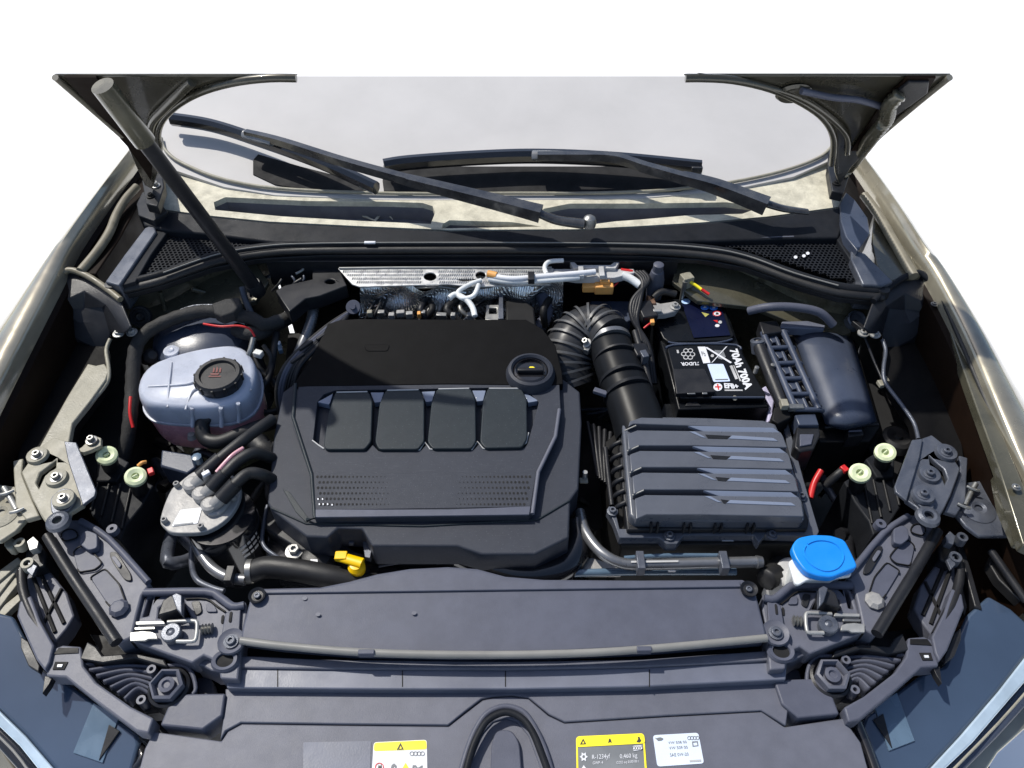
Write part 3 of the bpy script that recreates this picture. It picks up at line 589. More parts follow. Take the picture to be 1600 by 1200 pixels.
# ================================================================ INNER RAILS, STRUT TOP COVERS, BRACKETS (both sides)
def side_parts(mirror):
    X = (lambda p: mir(p)) if mirror else (lambda p: p)
    X1 = (lambda p: M1(p)) if mirror else (lambda p: p)
    sd_ = 'right' if mirror else 'left'
    steel = K['steelp'] if mirror else K['cream']  # left steel paler as if sunlit, right steel darker as if shaded
    # strut-top cover
    t1 = thing('corner_cover', 'faceted dark plastic cover in the rear ' + sd_ + ' corner of the bay beside the seal end', 'cover', U(*X1((140, 450, .9))), group='rear corner covers')
    V = [(88, 432, .935), (108, 421, .94), (135, 430, .938), (168, 452, .93), (188, 470, .925), (204, 510, .915), (194, 520, .90), (166, 476, .915), (132, 455, .925), (104, 468, .92), (92, 462, .92),
         (131, 481, .90), (160, 480, .905), (172, 520, .87), (148, 504, .885), (122, 503, .885), (98, 486, .90), (166, 552, .84), (120, 530, .86), (94, 505, .88), (152, 560, .80), (100, 560, .80)]
    F = [(0, 1, 9, 10), (1, 2, 8, 9), (2, 3, 7, 8), (3, 4, 7), (4, 5, 6, 7), (9, 8, 11, 16), (8, 7, 12, 11), (7, 6, 13, 12), (11, 12, 13, 14), (11, 14, 15), (16, 11, 15), (15, 14, 18), (14, 13, 17, 18), (16, 15, 18, 19), (10, 9, 16), (19, 18, 21), (18, 17, 20, 21)]
    bm = bmesh.new(); vs = [bm.verts.new(U(*X1(v))) for v in V]
    for f in F: bm.faces.new([vs[i] for i in f])
    o = fin('faceted_shell', bm, K['cap'], t1, ang=12); md = o.modifiers.new('thick', 'SOLIDIFY'); md.thickness = .004; md.offset = -1; md2 = o.modifiers.new('bevel', 'BEVEL'); md2.width = .0015; md2.segments = 2
    tube('upper_bead', [X1(q) for q in ((88, 434, .94), (108, 422, .945), (136, 431, .943), (168, 452, .935), (188, 468, .93))], .006, K['gutter'] if not mirror else K['strip'], t1, n=4)  # left bead beige: its sunlit look is put into the colour
    # inner rail: dark wheelhouse
    t2 = thing('wheelhouse', 'dark wheelhouse panel along the ' + sd_ + ' side between strut top and headlight', 'panel', U(*X1((120, 620, .8))), group='wheelhouse panels')
    slab('side_sheet', X([(96, 500), (128, 520), (166, 540), (172, 580), (165, 600), (120, 660), (112, 690), (96, 730), (60, 760), (20, 770), (30, 690), (60, 590)]), .85, .02, K['wheel'], t2, bev=.004)
    slab('vertical_wall', X([(165, 520), (205, 500), (215, 560), (200, 700), (150, 760), (118, 690), (168, 595), (172, 560)]), .77, .2, K['void'], t2)
    tube('rail_edge', [X1((172, 530, .87)), X1((166, 548, .865)), X1((170, 578, .86)), X1((166, 600, .855)), X1((140, 632, .855)), X1((116, 664, .85)), X1((108, 690, .85))], .0035, steel if not mirror else K['steelp'], t2, n=4)
    if not mirror:
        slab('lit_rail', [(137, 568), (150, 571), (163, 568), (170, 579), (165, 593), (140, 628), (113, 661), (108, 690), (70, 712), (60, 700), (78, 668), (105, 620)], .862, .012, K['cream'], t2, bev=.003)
    for px, py in ((185, 521), (206, 519)): bolt(t2, *X1((px, py, .88)), .0065, .006, K['white_steel'])
    # bracket
    t3 = thing('fender_bracket', ('pale sunlit-toned' if not mirror else 'blue grey') + ' steel bracket with three bolts and an S shaped slot on the ' + sd_, 'bracket', U(*X1((80, 760, .87))))
    bp = [(60, 700), (84, 683), (105, 690), (118, 730), (132, 770), (130, 788), (110, 800), (104, 818), (90, 826), (76, 824), (64, 806), (50, 780), (33, 738)]
    slot = [(88, 718), (87, 731), (70, 743), (61, 762), (56, 754), (62, 738), (76, 728)]
    pl3 = slab('plate', X(bp), .872, .010, steel, t3, bev=.003, holes=[X(slot)])
    slab('slot_backing', X([(50, 722), (92, 710), (92, 750), (56, 766)]), .855, .004, K['void'], t3, bev=0)
    slab('side_flap', X([(100, 689), (119, 691), (131, 720), (150, 766), (148, 775), (129, 789), (112, 738), (106, 720)]), .878, .006, K['steelp'], t3, bev=.002)
    slab('outer_ear', X([(20, 720), (36, 716), (34, 740), (50, 780), (62, 806), (40, 812), (24, 790)]), .862, .01, steel, t3, bev=.003)
    slab('raised_pad', X(rnd([(78, 778), (96, 762), (114, 764), (120, 780), (104, 800), (80, 804)], 8)), .878, .006, K['steelp'], t3, bev=.002)
    lathe('ring_tab', U(*X1((91, 815, .876))), [(.007, .0), (.007, .005), (.011, .006), (.016, .004), (.018, -.002)], K['steelp'], t3)
    for q in ((58, 711, .876), (88, 746, .876), (99, 779, .884)):
        lathe('boss', U(*X1(q)) , [(.017, -.004), (.0155, .002), (.010, .003), (0, .003)], steel, pl3)
        bolt(pl3, *X1((q[0], q[1], q[2] + .003)), .006, .007, K['steel'] if not mirror else K['steelp'], kind='torx')
    # far outer ledge with hole
    t4 = thing('lamp_support', 'steel support plate with a round hole at the ' + sd_ + ' edge of the photo', 'bracket', U(*X1((10, 800, .84))), group='outer support plates')
    lp = X([(-60, 752), (0, 757), (24, 760), (38, 780), (44, 808), (24, 830), (0, 846), (-60, 846)])
    slab('plate', lp, .85, .008, steel, t4, bev=.003)
    lathe('pressed_hole', U(*X1((2, 802, .851))), [(.006, .002), (.011, .004), (.02, .002), (.026, 0)], steel, t4)
    tube('zinc_clip', [X1((6, 762, .862)), X1((14, 775, .86)), X1((26, 797, .858))], .0042, K['white_steel'] if not mirror else K['steel'], t4, n=3)
    for q in ((10, 771), (26, 799)):
        tube('clip_wing', [X1((q[0] - 10, q[1] + 2, .865)), X1((q[0], q[1], .866)), X1((q[0] + 12, q[1] - 5, .865))], .0026, K['white_steel'] if not mirror else K['steel'], t4, n=2)
    # green locating plugs on a dark duct
    t5 = thing('duct_housing', 'dark ribbed plastic housing with two pale green plugs on the ' + sd_ + ' side', 'housing', U(*X1((190, 790, .78))))
    slab('upper_box', X([(150, 722), (178, 708), (202, 722), (182, 752), (150, 752)]), .80, .12, K['strip'], t5, bev=.004)
    slab('main_box', X([(150, 748), (220, 748), (240, 758), (222, 790), (196, 822), (188, 845), (160, 828), (140, 800)]), .79, .20, K['strip'], t5, bev=.004)
    for k in range(4):
        tube('moulded_rib', [X1((154 + k * 17, 752 + k * 2, .793)), X1((142 + k * 16, 796 + k * 10, .793))], .002, K['rubber'], t5, n=2)
    for q, nm in (((167, 712, .84), 0), ((212, 745, .84), 1)):
        c = U(*X1(q)); ax = (.25 if not mirror else -.25, -.15, 1)
        lathe('adjuster_stem', c, [(.012, -.06), (.014, -.006), (0, -.006)], K['black'], t5, axis=ax)
        gp = lathe('green_plug', c, [(.0, -.002), (.005, -.002), (.006, .003), (.012, .005), (.0165, .003), (.017, -.003), (.014, -.008)], K['green'], t5, axis=ax)
        box('plug_tooth', c + Vector((0, 0, .002)), (.009, .003, .005), K['green'], gp, rot=(0, 0, 40))
    # diagonal carrier arm
    t6 = thing('carrier_arm', 'ribbed grey plastic carrier arm slanting from the ' + sd_ + ' bracket down to the latch', 'carrier', U(*X1((150, 900, .83))), group='carrier arms')
    slab('arm_body', X([(72, 836), (84, 820), (104, 812), (124, 812), (150, 826), (176, 846), (206, 880), (235, 912), (222, 930), (214, 960), (206, 996), (184, 1006), (170, 992), (140, 944), (112, 900)]), .835, .05, K['panel'], t6, bev=.005, seg=3)
    tube('outer_rail', [X1((74, 838, .842)), X1((110, 896, .842)), X1((142, 944, .842)), X1((182, 1004, .84))], .008, K['black'], t6, n=3)
    tube('inner_rail', [X1((126, 814, .838)), X1((170, 842, .838)), X1((232, 910, .838))], .005, K['grey'], t6, n=3)
    for pk in ([(94, 834), (106, 826), (118, 828), (123, 838), (116, 842), (99, 846)], [(114, 862), (126, 852), (148, 866), (160, 880), (148, 890), (122, 894)],
               [(140, 902), (164, 888), (186, 912), (196, 940), (180, 952), (168, 944)]):
        slab('raised_field', X(rnd(pk, 5, 2)), .838, .003, K['grey'], t6, bev=.0015)
        tube('field_groove', [X1((p[0], p[1], .839)) for p in rnd(pk, 5, 2)], .0011, K['dark'], t6, n=1, seg=6)
    slab('square_cap', X(rnd([(126, 834), (136, 828), (152, 834), (152, 856), (138, 860), (124, 850)], 4, 2)), .848, .012, K['grey'], t6, bev=.002)
    slab('long_slot', X(rnd([(170, 862), (182, 862), (204, 896), (206, 908), (194, 906), (174, 876)], 6, 3)), .8385, .004, K['black'], t6, bev=.001)
    slab('slot_tongue', X(rnd([(173, 870), (180, 868), (190, 882), (186, 888)], 3, 2)), .8415, .003, K['panel'], t6, bev=.001)
    lathe('stud', U(*X1((187, 952, .836))), [(.013, 0), (.014, .004), (.009, .009), (0, .010)], K['grey'] if not mirror else K['alu'], t6, seg=8)
    lathe('ear_lug', U(*X1((176, 828, .84))), [(.003, 0), (.003, .004), (.008, .004), (.009, -.006)], K['grey'], t6)
    # latch carrier
    t7 = thing('latch_carrier', 'grey moulded carrier around the chromed hood latch at the ' + sd_, 'carrier', U(*X1((300, 960, .83))), group='latch carriers')
    fr_o = [(232, 926), (248, 922), (324, 922), (344, 928), (364, 942), (384, 940), (386, 960), (378, 1000), (372, 1062), (344, 1060), (340, 1034), (318, 1024), (300, 1036), (256, 1020), (206, 1002), (214, 968), (222, 940)]
    h1 = [(232, 934), (240, 931), (232, 962), (222, 964)]
    h2 = [(248, 950), (268, 936), (286, 932), (290, 950), (298, 964), (246, 966)]
    h3 = [(316, 960), (340, 960), (336, 1000), (328, 1004), (310, 1002)]
    slab('frame', X(fr_o), .828, .035, K['panel'], t7, bev=.004, seg=3, holes=[X(h1), X(h2)])
    slab('well', X([(205, 925), (330, 925), (345, 1005), (205, 1010)]), .80, .02, K['void'], t7, bev=0)
    tube('top_bead', [X1((226, 926, .833)), X1((322, 925, .833)), X1((344, 934, .833)), X1((364, 948, .833)), X1((382, 946, .833))], .006, K['grey'], t7, n=3)
    tube('frame_groove', [X1((290, 936, .830)), X1((322, 936, .830)), X1((340, 948, .830)), X1((352, 956, .830))], .0015, K['dark'], t7, n=3, seg=6)
    slab('window', X(rnd([(298, 940), (312, 938), (316, 956), (306, 962)], 4, 2)), .831, .003, K['black'], t7, bev=.001)
    slab('window', X(rnd([(322, 942), (334, 944), (340, 956), (322, 956)], 4, 2)), .831, .003, K['grey'], t7, bev=.001)
    sp7 = slab('screw_plate', X([(352, 958), (366, 950), (376, 952), (372, 1020), (350, 1022), (342, 1012)]), .834, .006, K['grey'], t7, bev=.002)
    lathe('screw_cup', U(*X1((362, 1003, .835))), [(.019, 0), (.018, .004), (.013, .001), (0, .001)], K['panel'], t7)
    bolt(sp7, *X1((361, 1002, .838)), .0065, .005, K['steelp'], kind='torx')
    slab('slot', X(rnd([(346, 962), (350, 960), (349, 974), (345, 974)], 2, 2)), .8295, .003, K['void'], t7, bev=0)
    slab('slot', X(rnd([(359, 956), (363, 955), (361, 972), (357, 972)], 2, 2)), .8355, .003, K['void'], t7, bev=0)
    lathe('oval_eye', U(*X1((352, 1033, .829))), [(.009, -.002), (.010, .004), (.014, .005), (.016, 0)], K['grey'], t7, scx=1.2)
    lathe('oval_eye_floor', U(*X1((352, 1033, .830))), [(0, 0), (.0095, 0)], K['void'], t7, scx=1.2)
    slab('lower_skirt', X([(300, 1024), (344, 1034), (346, 1048), (330, 1048), (316, 1040), (300, 1036)]), .815, .05, K['panel'], t7, bev=.003)
    # latch
    t8 = thing('hood_latch', 'chromed steel hood latch with a round roller, on the ' + sd_ + ' of the front', 'latch', U(*X1((260, 988, .82))), group='hood latches')
    slab('latch_case', X([(202, 970), (334, 966), (336, 1000), (330, 1004), (204, 1004)]), .826, .02, K['dark'], t8, bev=.002)
    slab('white_plate', X([(203, 988), (222, 986), (236, 987), (244, 990), (246, 998), (232, 998), (226, 1001), (203, 1001)]), .838, .004, K['white_steel'], t8, bev=.001)
    slab('upper_bar', X([(212, 971), (256, 970), (258, 975), (212, 976)]), .838, .005, K['white_steel'], t8, bev=.001)
    slab('lower_bar', X([(210, 980), (242, 979), (242, 983), (210, 984)]), .835, .004, K['steel'], t8, bev=.001)
    tube('chrome_loop', [X1(p) for p in ((262, 972, .838), (300, 970, .838), (307, 972, .838), (308, 980, .838), (306, 998, .838), (300, 1002, .838), (276, 1002, .838))], .0028, K['white_steel'], t8, n=2)
    tube('spring', [X1((314, 984, .834)), X1((332, 982, .834))], .006, K['steel'], t8, corr=.0018, step=.0022)
    lathe('roller', U(*X1((267, 988, .842))), [(.0125, -.012), (.0135, -.004), (.0135, 0), (.012, .002), (.006, .002), (.005, .0005), (.002, .002), (0, .002)], K['steelp'], t8)
    # latch striker block above
    slab('lock_block', X([(246, 962), (254, 938), (266, 930), (282, 930), (284, 950), (268, 956)]), .85, .04, K['black'], t8, bev=.003)
    slab('lock_lever', X([(268, 930), (276, 926), (284, 930), (284, 960), (276, 952)]), .858, .012, K['steelp'], t8, bev=.002)
    return
side_parts(False); side_parts(True)
# ================================================================ HEADLIGHTS
def headlight(mirror):
    X = (lambda p: mir(p)) if mirror else (lambda p: p)
    X1 = (lambda p: M1(p)) if mirror else (lambda p: p)
    sd_ = 'right' if mirror else 'left'
    t = thing('headlight', 'blue grey headlight housing with ribbed bracket in the front ' + sd_ + ' corner', 'headlight', U(*X1((150, 1100, .78))), group='headlights')
    LZ = TP(.79, .5, .22)
    if not mirror:
        lens = [(-30, 950), (0, 957), (20, 962), (40, 1000), (66, 1042), (100, 1062), (214, 1146), (218, 1162), (203, 1215), (96, 1215), (40, 1150), (-30, 1082)]
    else:
        lens = [(1346, 1136), (1352, 1118), (1440, 1052), (1476, 1040), (1492, 1000), (1512, 960), (1545, 930), (1580, 950), (1620, 985), (1620, 1003), (1560, 1080), (1500, 1150), (1440, 1215), (1372, 1215), (1360, 1170)]
    slab('housing_top', lens, LZ, .10, K['lens'], t, bev=.008, seg=3)
    rim = [(-30, 1082), (40, 1150), (96, 1215), (70, 1215), (30, 1165), (-30, 1108)] if not mirror else [(1620, 1003), (1560, 1080), (1500, 1150), (1440, 1215), (1462, 1215), (1520, 1160), (1580, 1090), (1620, 1045)]
    slab('pale_rim', rim, TP(.793, .5, .22), .05, K['lamp_rim'], t, bev=.004, seg=3)
    outer = [(-30, 1108), (30, 1165), (70, 1215), (38, 1215), (-30, 1140)] if not mirror else [(1620, 1045), (1580, 1090), (1520, 1160), (1462, 1215), (1496, 1215), (1560, 1150), (1620, 1085)]
    slab('lens_glass', outer, TP(.778, .5, .25), .05, K['blackgloss'] if not mirror else K['fuse'], t, bev=.006, seg=3)
    e = [(-30, 1124, .782), (20, 1172, .775), (50, 1212, .77)] if not mirror else [(1620, 1062, .78), (1560, 1130, .775), (1480, 1212, .77)]
    tube('lit_seam', e, .0016, K['lip'] if not mirror else K['cream'], t, n=3)  # pale line paints the sunlit edge of the lamp
    # bracket frame on top of the lamp
    slab('frame_arm', X([(74, 1034), (82, 1014), (98, 1008), (126, 1010), (130, 1040), (150, 1066), (204, 1104), (240, 1122), (232, 1146), (212, 1142), (150, 1096), (102, 1058), (72, 1056)]), .812, .03, K['grey'] if mirror else K['panel'], t, bev=.004, seg=3)
    slab('upright_arm', X([(26, 962), (30, 940), (48, 930), (62, 968), (84, 1008), (78, 1034), (70, 1048), (56, 1030)]), .818, .03, K['grey'], t, bev=.004, seg=3)
    slab('square_hole', X([(86, 1034), (106, 1034), (100, 1046), (82, 1046)]), .8135, .004, K['void'], t, bev=0)
    slab('clip_tip', X([(90, 1038), (98, 1038), (96, 1042), (89, 1042)]), .815, .003, K['white'], t, bev=0)
    slab('recess', X([(92, 1012), (122, 1012), (122, 1020), (84, 1022)]), .8135, .004, K['dark'], t, bev=0)
    slab('spike', X([(70, 1056), (82, 1058), (76, 1070), (66, 1084)]), .806, .012, K['black'], t, bev=.001)
    # fan of ribs to the adjuster
    slab('rib_floor', X([(126, 1034), (170, 1028), (212, 1022), (250, 1030), (262, 1040), (262, 1110), (222, 1116), (200, 1096), (160, 1072)]), .775, .03, K['dark'], t, bev=.002)
    for k in range(7):
        f = k / 6
        a = (128 + 66 * f, 1037 + 54 * f); m_ = (186 + 30 * f, 1026 + 42 * f + 6); b = (244 - 4 * f, 1032 + 56 * f)
        q = [X1((*a, .805)), X1((*m_, .80)), X1((*b, .795))]
        P = [Vector(p) for p in smooth([tuple(U(*p)) for p in q], 5, False)]
        bm = bmesh.new(); A_ = [bm.verts.new(p) for p in P]; B_ = [bm.verts.new(p - Vector((0, 0, .03))) for p in P]
        for i in range(len(P) - 1): bm.faces.new((A_[i], A_[i + 1], B_[i + 1], B_[i]))
        o = fin('rib', bm, K['grey'], t); md = o.modifiers.new('thick', 'SOLIDIFY'); md.thickness = .0032; md.offset = 0
    slab('upper_wall', X([(124, 1030), (136, 1002), (150, 1010), (160, 1024), (210, 1020), (256, 1030), (262, 1042), (252, 1040), (210, 1028), (160, 1036)]), .812, .03, K['black'], t, bev=.003)
    for q in ((237, 1046), (221, 1094)):
        lathe('screw_eye', U(*X1((*q, .806))), [(.0026, -.02), (.003, .002), (.0062, .002), (.0065, -.02)], K['panel'], t)
    tube('plate_edge', [X1(p) for p in ((262, 1040, .802), (286, 1040, .802), (300, 1052, .80), (306, 1076, .798), (300, 1086, .798))], .003, K['grey'], t, n=3)
    slab('adjuster_plate', X([(258, 1038), (288, 1040), (302, 1056), (306, 1080), (292, 1092), (262, 1112), (226, 1116), (222, 1100), (244, 1080)]), .786, .03, K['black'], t, bev=.003)
    c = U(*X1((262, 1072, .81)))
    lathe('adjuster_ring', c, [(.028, -.03), (.0275, -.004), (.024, -.002), (.021, -.008), (0, -.008)], K['black'], t)
    hk = lathe('hex_knob', c + Vector((0, 0, .004)), [(.023, -.01), (.023, .004), (.0195, .006), (.0165, .001), (.0165, -.004), (0, -.004)], K['panel'], t, seg=6)
    lathe('knob_core', c + Vector((0, 0, .002)), [(.0105, 0), (.0105, .004), (.006, .005), (.004, .002), (0, .002)], K['grey'], hk)
    # paler patches let into the housing
    slab('inset_patch', X([(146, 1098), (186, 1120), (160, 1192), (114, 1176)]), TP(.7925, .5, .22), .004, K['lens2'], t, bev=.001)
    slab('dark_tab', X([(170, 1132), (187, 1142), (154, 1188)]), TP(.7945, .5, .22), .003, K['black'], t, bev=.001)
    slab('side_clip', X([(32, 994), (44, 1002), (62, 1040), (60, 1050), (44, 1040), (32, 1012)]), .806, .012, K['black'], t, bev=.002)
    # louvred side panel above
    u = thing('louvre_panel', 'grey louvred plastic panel with three slanted slots beside the ' + sd_ + ' headlight', 'panel', U(*X1((80, 930, .8))), group='louvre panels')
    slab('sheet', X([(44, 895), (60, 884), (78, 893), (104, 926), (116, 962), (104, 982), (84, 1006), (72, 1000), (48, 952), (36, 920)]), .795, .03, K['panel'], u, bev=.004)
    for a, b in (((52, 902), (86, 988)), ((64, 898), (100, 974)), ((96, 920), (68, 974))):
        tube('slot', [X1((*a, .7965)), X1((*b, .7965))], .0028, K['void'], u, n=2, seg=6)
    tube('outer_bead', [X1(p) for p in ((34, 890, .812), (36, 922, .812), (50, 960, .812), (76, 1006, .81))], .007, K['black'], u, n=3)
    slab('hinge_piece', X([(40, 862), (60, 848), (72, 862), (70, 884), (50, 892), (38, 884)]), .815, .05, K['black'], u, bev=.004)
    lathe('eyelet', U(*X1((44, 882, .825))), [(.005, 0), (.005, .005), (.009, .005), (.010, -.01)], K['cream'] if not mirror else K['steelp'], u)
    lathe('eyelet', U(*X1((32, 850, .83))), [(.004, 0), (.004, .005), (.008, .005), (.009, -.01)], K['cream'] if not mirror else K['steelp'], u)
    slab('nut_block', X([(42, 846), (52, 838), (60, 846), (58, 856), (46, 860)]), .84, .014, K['white_steel'] if not mirror else K['steelp'], u, bev=.001)
    slab('stay', X([(58, 884), (50, 900), (42, 892), (44, 878)]), .828, .006, K['steelp'], u, bev=.001)
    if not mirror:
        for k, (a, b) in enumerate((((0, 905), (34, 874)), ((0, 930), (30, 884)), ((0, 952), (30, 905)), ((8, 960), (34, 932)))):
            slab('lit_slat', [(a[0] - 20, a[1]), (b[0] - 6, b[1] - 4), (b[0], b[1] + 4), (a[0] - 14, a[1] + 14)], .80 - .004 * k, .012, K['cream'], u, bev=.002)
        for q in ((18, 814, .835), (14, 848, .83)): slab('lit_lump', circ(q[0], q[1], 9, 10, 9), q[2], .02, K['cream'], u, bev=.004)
    else:
        slab('outer_brace', X([(32, 850), (38, 860), (8, 960), (-6, 965), (14, 900)]), .80, .02, K['black'], u, bev=.003)
        slab('outer_web', X([(36, 900), (20, 960), (26, 975), (40, 930)]), .79, .02, K['rubber'], u, bev=.003)
        slab('far_bracket', [(1560, 845), (1600, 870), (1620, 960), (1596, 940), (1560, 905), (1545, 880)], .80, .02, K['rubber'], u, bev=.003)
        tube('far_rib', [(1548, 860, .82), (1576, 900, .815), (1604, 940, .81)], .006, K['black'], u)
headlight(False); headlight(True)
# inner front corner fill under headlights (bumper beam), dark
bb = thing('bumper_beam', 'dark bumper beam hidden in the gaps behind the headlights', 'beam', U(240, 1040, .7))
slab('beam', [(140, 990), (380, 1020), (380, 1110), (260, 1150), (200, 1090)], .74, .2, K['dark'], bb)
slab('beam', [(1200, 1010), (1440, 980), (1400, 1080), (1330, 1150), (1220, 1090)], .74, .2, K['dark'], bb)
for q in ((320, 1072), (1240, 1060)): slab('beam_cap', rnd([(q[0] - 14, q[1] - 14), (q[0] + 10, q[1] - 14), (q[0] + 16, q[1] + 18), (q[0] - 12, q[1] + 18)], 6, 2), .765, .03, K['grey'], bb, bev=.003)
tube('beam_pipe', [(20, 1100, .6), (210, 1160, .74), (200, 1215, .74)], .006, K['blackgloss'], bb)
tube('beam_pipe', [(1338, 1130, .775), (1352, 1165, .772), (1368, 1210, .77)], .008, K['blackgloss'], bb)
# bumper skin corner, sunlit
o = slab('bumper_corner', [(1640, 1075), (1600, 1092), (1560, 1130), (1500, 1180), (1480, 1215), (1535, 1215), (1560, 1176), (1600, 1140), (1640, 1120)], TP(.74, .42, .35), .06, K['fender'], None, bev=.006, seg=3)
solo(o, 'bronze bumper corner shining gold below the right headlight', 'bumper')
o = slab('bumper_corner', [(-40, 1140), (0, 1165), (34, 1215), (-10, 1215), (-40, 1190)], TP(.74, .42, .35), .06, K['fender'], None, bev=.006, seg=3)
solo(o, 'small bronze bumper corner at the bottom left of the photo', 'bumper')
# ================================================================ FRONT COVER
fc = thing('front_cover', 'wide grey plastic front cover carrying the stickers and the latch arch', 'cover', U(790, 1120, .80))
FZ = .80
slab('rear_level', [(352, 1076), (600, 1078), (800, 1078), (1000, 1074), (1226, 1062), (1236, 1078), (1228, 1134), (1190, 1110), (1040, 1118), (882, 1128), (858, 1116), (826, 1090), (800, 1086), (770, 1088), (752, 1092), (726, 1112), (700, 1133), (520, 1131), (376, 1129), (352, 1142), (344, 1156), (352, 1100)], FZ, .03, K['panel'], fc, bev=.0025, seg=2)
slab('front_level', [(346, 1158), (356, 1143), (378, 1131), (520, 1133), (701, 1135), (728, 1114), (754, 1094), (772, 1090), (800, 1088), (826, 1092), (857, 1118), (882, 1130), (1040, 1120), (1190, 1112), (1226, 1136), (1318, 1122), (1345, 1160), (1360, 1215), (850, 1215), (826, 1150), (808, 1128), (790, 1122), (770, 1128), (750, 1150), (728, 1215), (214, 1215), (226, 1170), (240, 1143)], FZ - .003, .04, K['panel'], fc, bev=.0025, seg=2)
slab('left_pad', [(290, 1084), (352, 1083), (347, 1118), (316, 1140), (250, 1133), (262, 1104)], FZ + .006, .04, K['grey'], fc, bev=.004, seg=3)
slab('right_pad', [(1209, 1062), (1274, 1060), (1302, 1090), (1312, 1116), (1248, 1122), (1222, 1100)], FZ + .006, .04, K['grey'], fc, bev=.004, seg=3)
slab('foam_strip', [(356, 1044), (500, 1046), (800, 1047), (1000, 1043), (1200, 1033), (1230, 1032), (1228, 1062), (1000, 1073), (800, 1077), (600, 1077), (354, 1075)], FZ + .014, .03, K['foam'], fc, bev=.003)
for x in (433, 628, 789, 1014): slab('strip_joint', [(x, 1046), (x + 1.6, 1046), (x + 1.6, 1073), (x, 1073)], FZ + .0144, .001, K['dark'], fc, bev=0)
slab('upper_strip', [(372, 1024), (500, 1030), (800, 1033), (1000, 1030), (1205, 1016), (1208, 1032), (1000, 1042), (800, 1046), (500, 1045), (368, 1043)], FZ + .019, .03, K['panel'], fc, bev=.003)
slab('shadow_gap', [(372, 1005), (800, 1022), (1200, 1000), (1215, 1030), (800, 1038), (366, 1036)], FZ - .01, .03, K['void'], fc, bev=0)
# arch
ar = thing('latch_arch', 'rounded dark arch around the grey centre plate at the bottom middle', 'latch cover', U(790, 1160, .8))
tube('arch_bead', [(724, 1222, .806), (735, 1178, .808), (748, 1146, .81), (764, 1124, .81), (790, 1113, .81), (815, 1122, .81), (832, 1144, .81), (846, 1178, .808), (862, 1222, .806)], .0045, K['strip'], ar)
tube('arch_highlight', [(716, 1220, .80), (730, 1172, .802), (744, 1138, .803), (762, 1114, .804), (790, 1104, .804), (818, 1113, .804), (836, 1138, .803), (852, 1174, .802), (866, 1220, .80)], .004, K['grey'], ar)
slab('arch_floor', [(728, 1215), (750, 1150), (770, 1126), (790, 1120), (812, 1126), (830, 1150), (854, 1215)], .794, .02, K['panel'], ar, bev=.002)
slab('centre_plate', rnd([(766, 1215), (768, 1160), (776, 1140), (800, 1140), (812, 1160), (816, 1215)], 10), .802, .01, K['grey'], ar, bev=.003)
# ================================================================ STICKERS
def rq(a, b, c, d, r=5): return rnd([a, b, c, d], r, 4)
st = thing('warning_sticker', 'white sticker with a yellow warning band, left of the latch arch', 'sticker', U(625, 1180, .8))
SZ_ = FZ - .003
decal('paper', rq((584, 1160), (667, 1156), (668, 1222), (580, 1222)), SZ_, K['white'], st)
decal('yellow_band', rq((585, 1161), (666, 1157), (667, 1171), (584, 1174), 4), SZ_, K['yprint'], st, lift=.0011)
decal('warning_triangle', [(620, 1172), (626, 1161), (631, 1171.5)], SZ_, K['ink'], st, lift=.0016, holes=[[(623.5, 1170.5), (626, 1165), (628, 1170.3)]])
rings4(st, 652, 1178, 19, 7, SZ_, K['greyink'])
decal('prohibition_ring', circ(593, 1199, 7, 7), SZ_, K['red'], st, lift=.0012, holes=[circ(593, 1199, 5.6, 5.6)])
decal('flame_mark', [(590, 1203), (592, 1195), (594, 1198), (596, 1194), (597, 1203)], SZ_, K['ink'], st, lift=.0012)
decal('hand_mark', [(610, 1203), (612, 1196), (616, 1193), (620, 1197), (619, 1203), (616, 1198), (613, 1203)], SZ_, K['greyink'], st, lift=.0012)
decal('yellow_triangle', [(627, 1204), (634, 1192), (641, 1204)], SZ_, K['yprint'], st, lift=.0012)
decal('belt_mark', [(644, 1202), (645, 1196), (650, 1196), (653, 1200), (660, 1196), (661, 1199), (653, 1203), (648, 1199)], SZ_, K['greyink'], st, lift=.0012)
st = thing('refrigerant_sticker', 'grey air conditioning sticker with a yellow band, right of the latch arch', 'sticker', U(955, 1180, .8))
decal('film', rq((900, 1151), (1006, 1146), (1012, 1222), (901, 1222), 6), SZ_, K['greyink'], st)
decal('film_edge', rq((900, 1151), (1006, 1146), (1012, 1222), (901, 1222), 6), SZ_, K['yprint'], st, lift=.0010, holes=[rq((902.5, 1154), (1004, 1149), (1009, 1226), (904, 1226), 5)])
decal('yellow_band', rq((900.5, 1151.5), (1006, 1147), (1008, 1162), (901, 1168), 5), SZ_, K['yprint'], st, lift=.0014)
decal('warning_triangle', [(906, 1164), (911, 1154.5), (916, 1163.5)], SZ_, K['ink'], st, lift=.0018, holes=[[(909, 1162.5), (911, 1158), (913, 1162.2)]])
decal('flame_mark', [(950, 1162), (951, 1156), (953, 1154), (955, 1158), (955.5, 1162), (953, 1160)], SZ_, K['ink'], st, lift=.0018)
decal('book_mark', [(994, 1160), (997, 1155), (996, 1152), (999, 1152), (1000, 1155), (1002, 1158), (999, 1161)], SZ_, K['ink'], st, lift=.0018)
decal('badge_field', rq((988, 1166), (1003, 1165), (1004, 1172), (989, 1174), 3), SZ_, K['white'], st, lift=.0016)
rings4(st, 996, 1169.6, 13, 5, SZ_, K['ink'], lift=.002)
snow = []
for k in range(12): snow.append((912 + (6.5 if k % 2 == 0 else 3.8) * math.cos(math.pi * k / 6), 1183 + (8 if k % 2 == 0 else 4.6) * math.sin(math.pi * k / 6)))
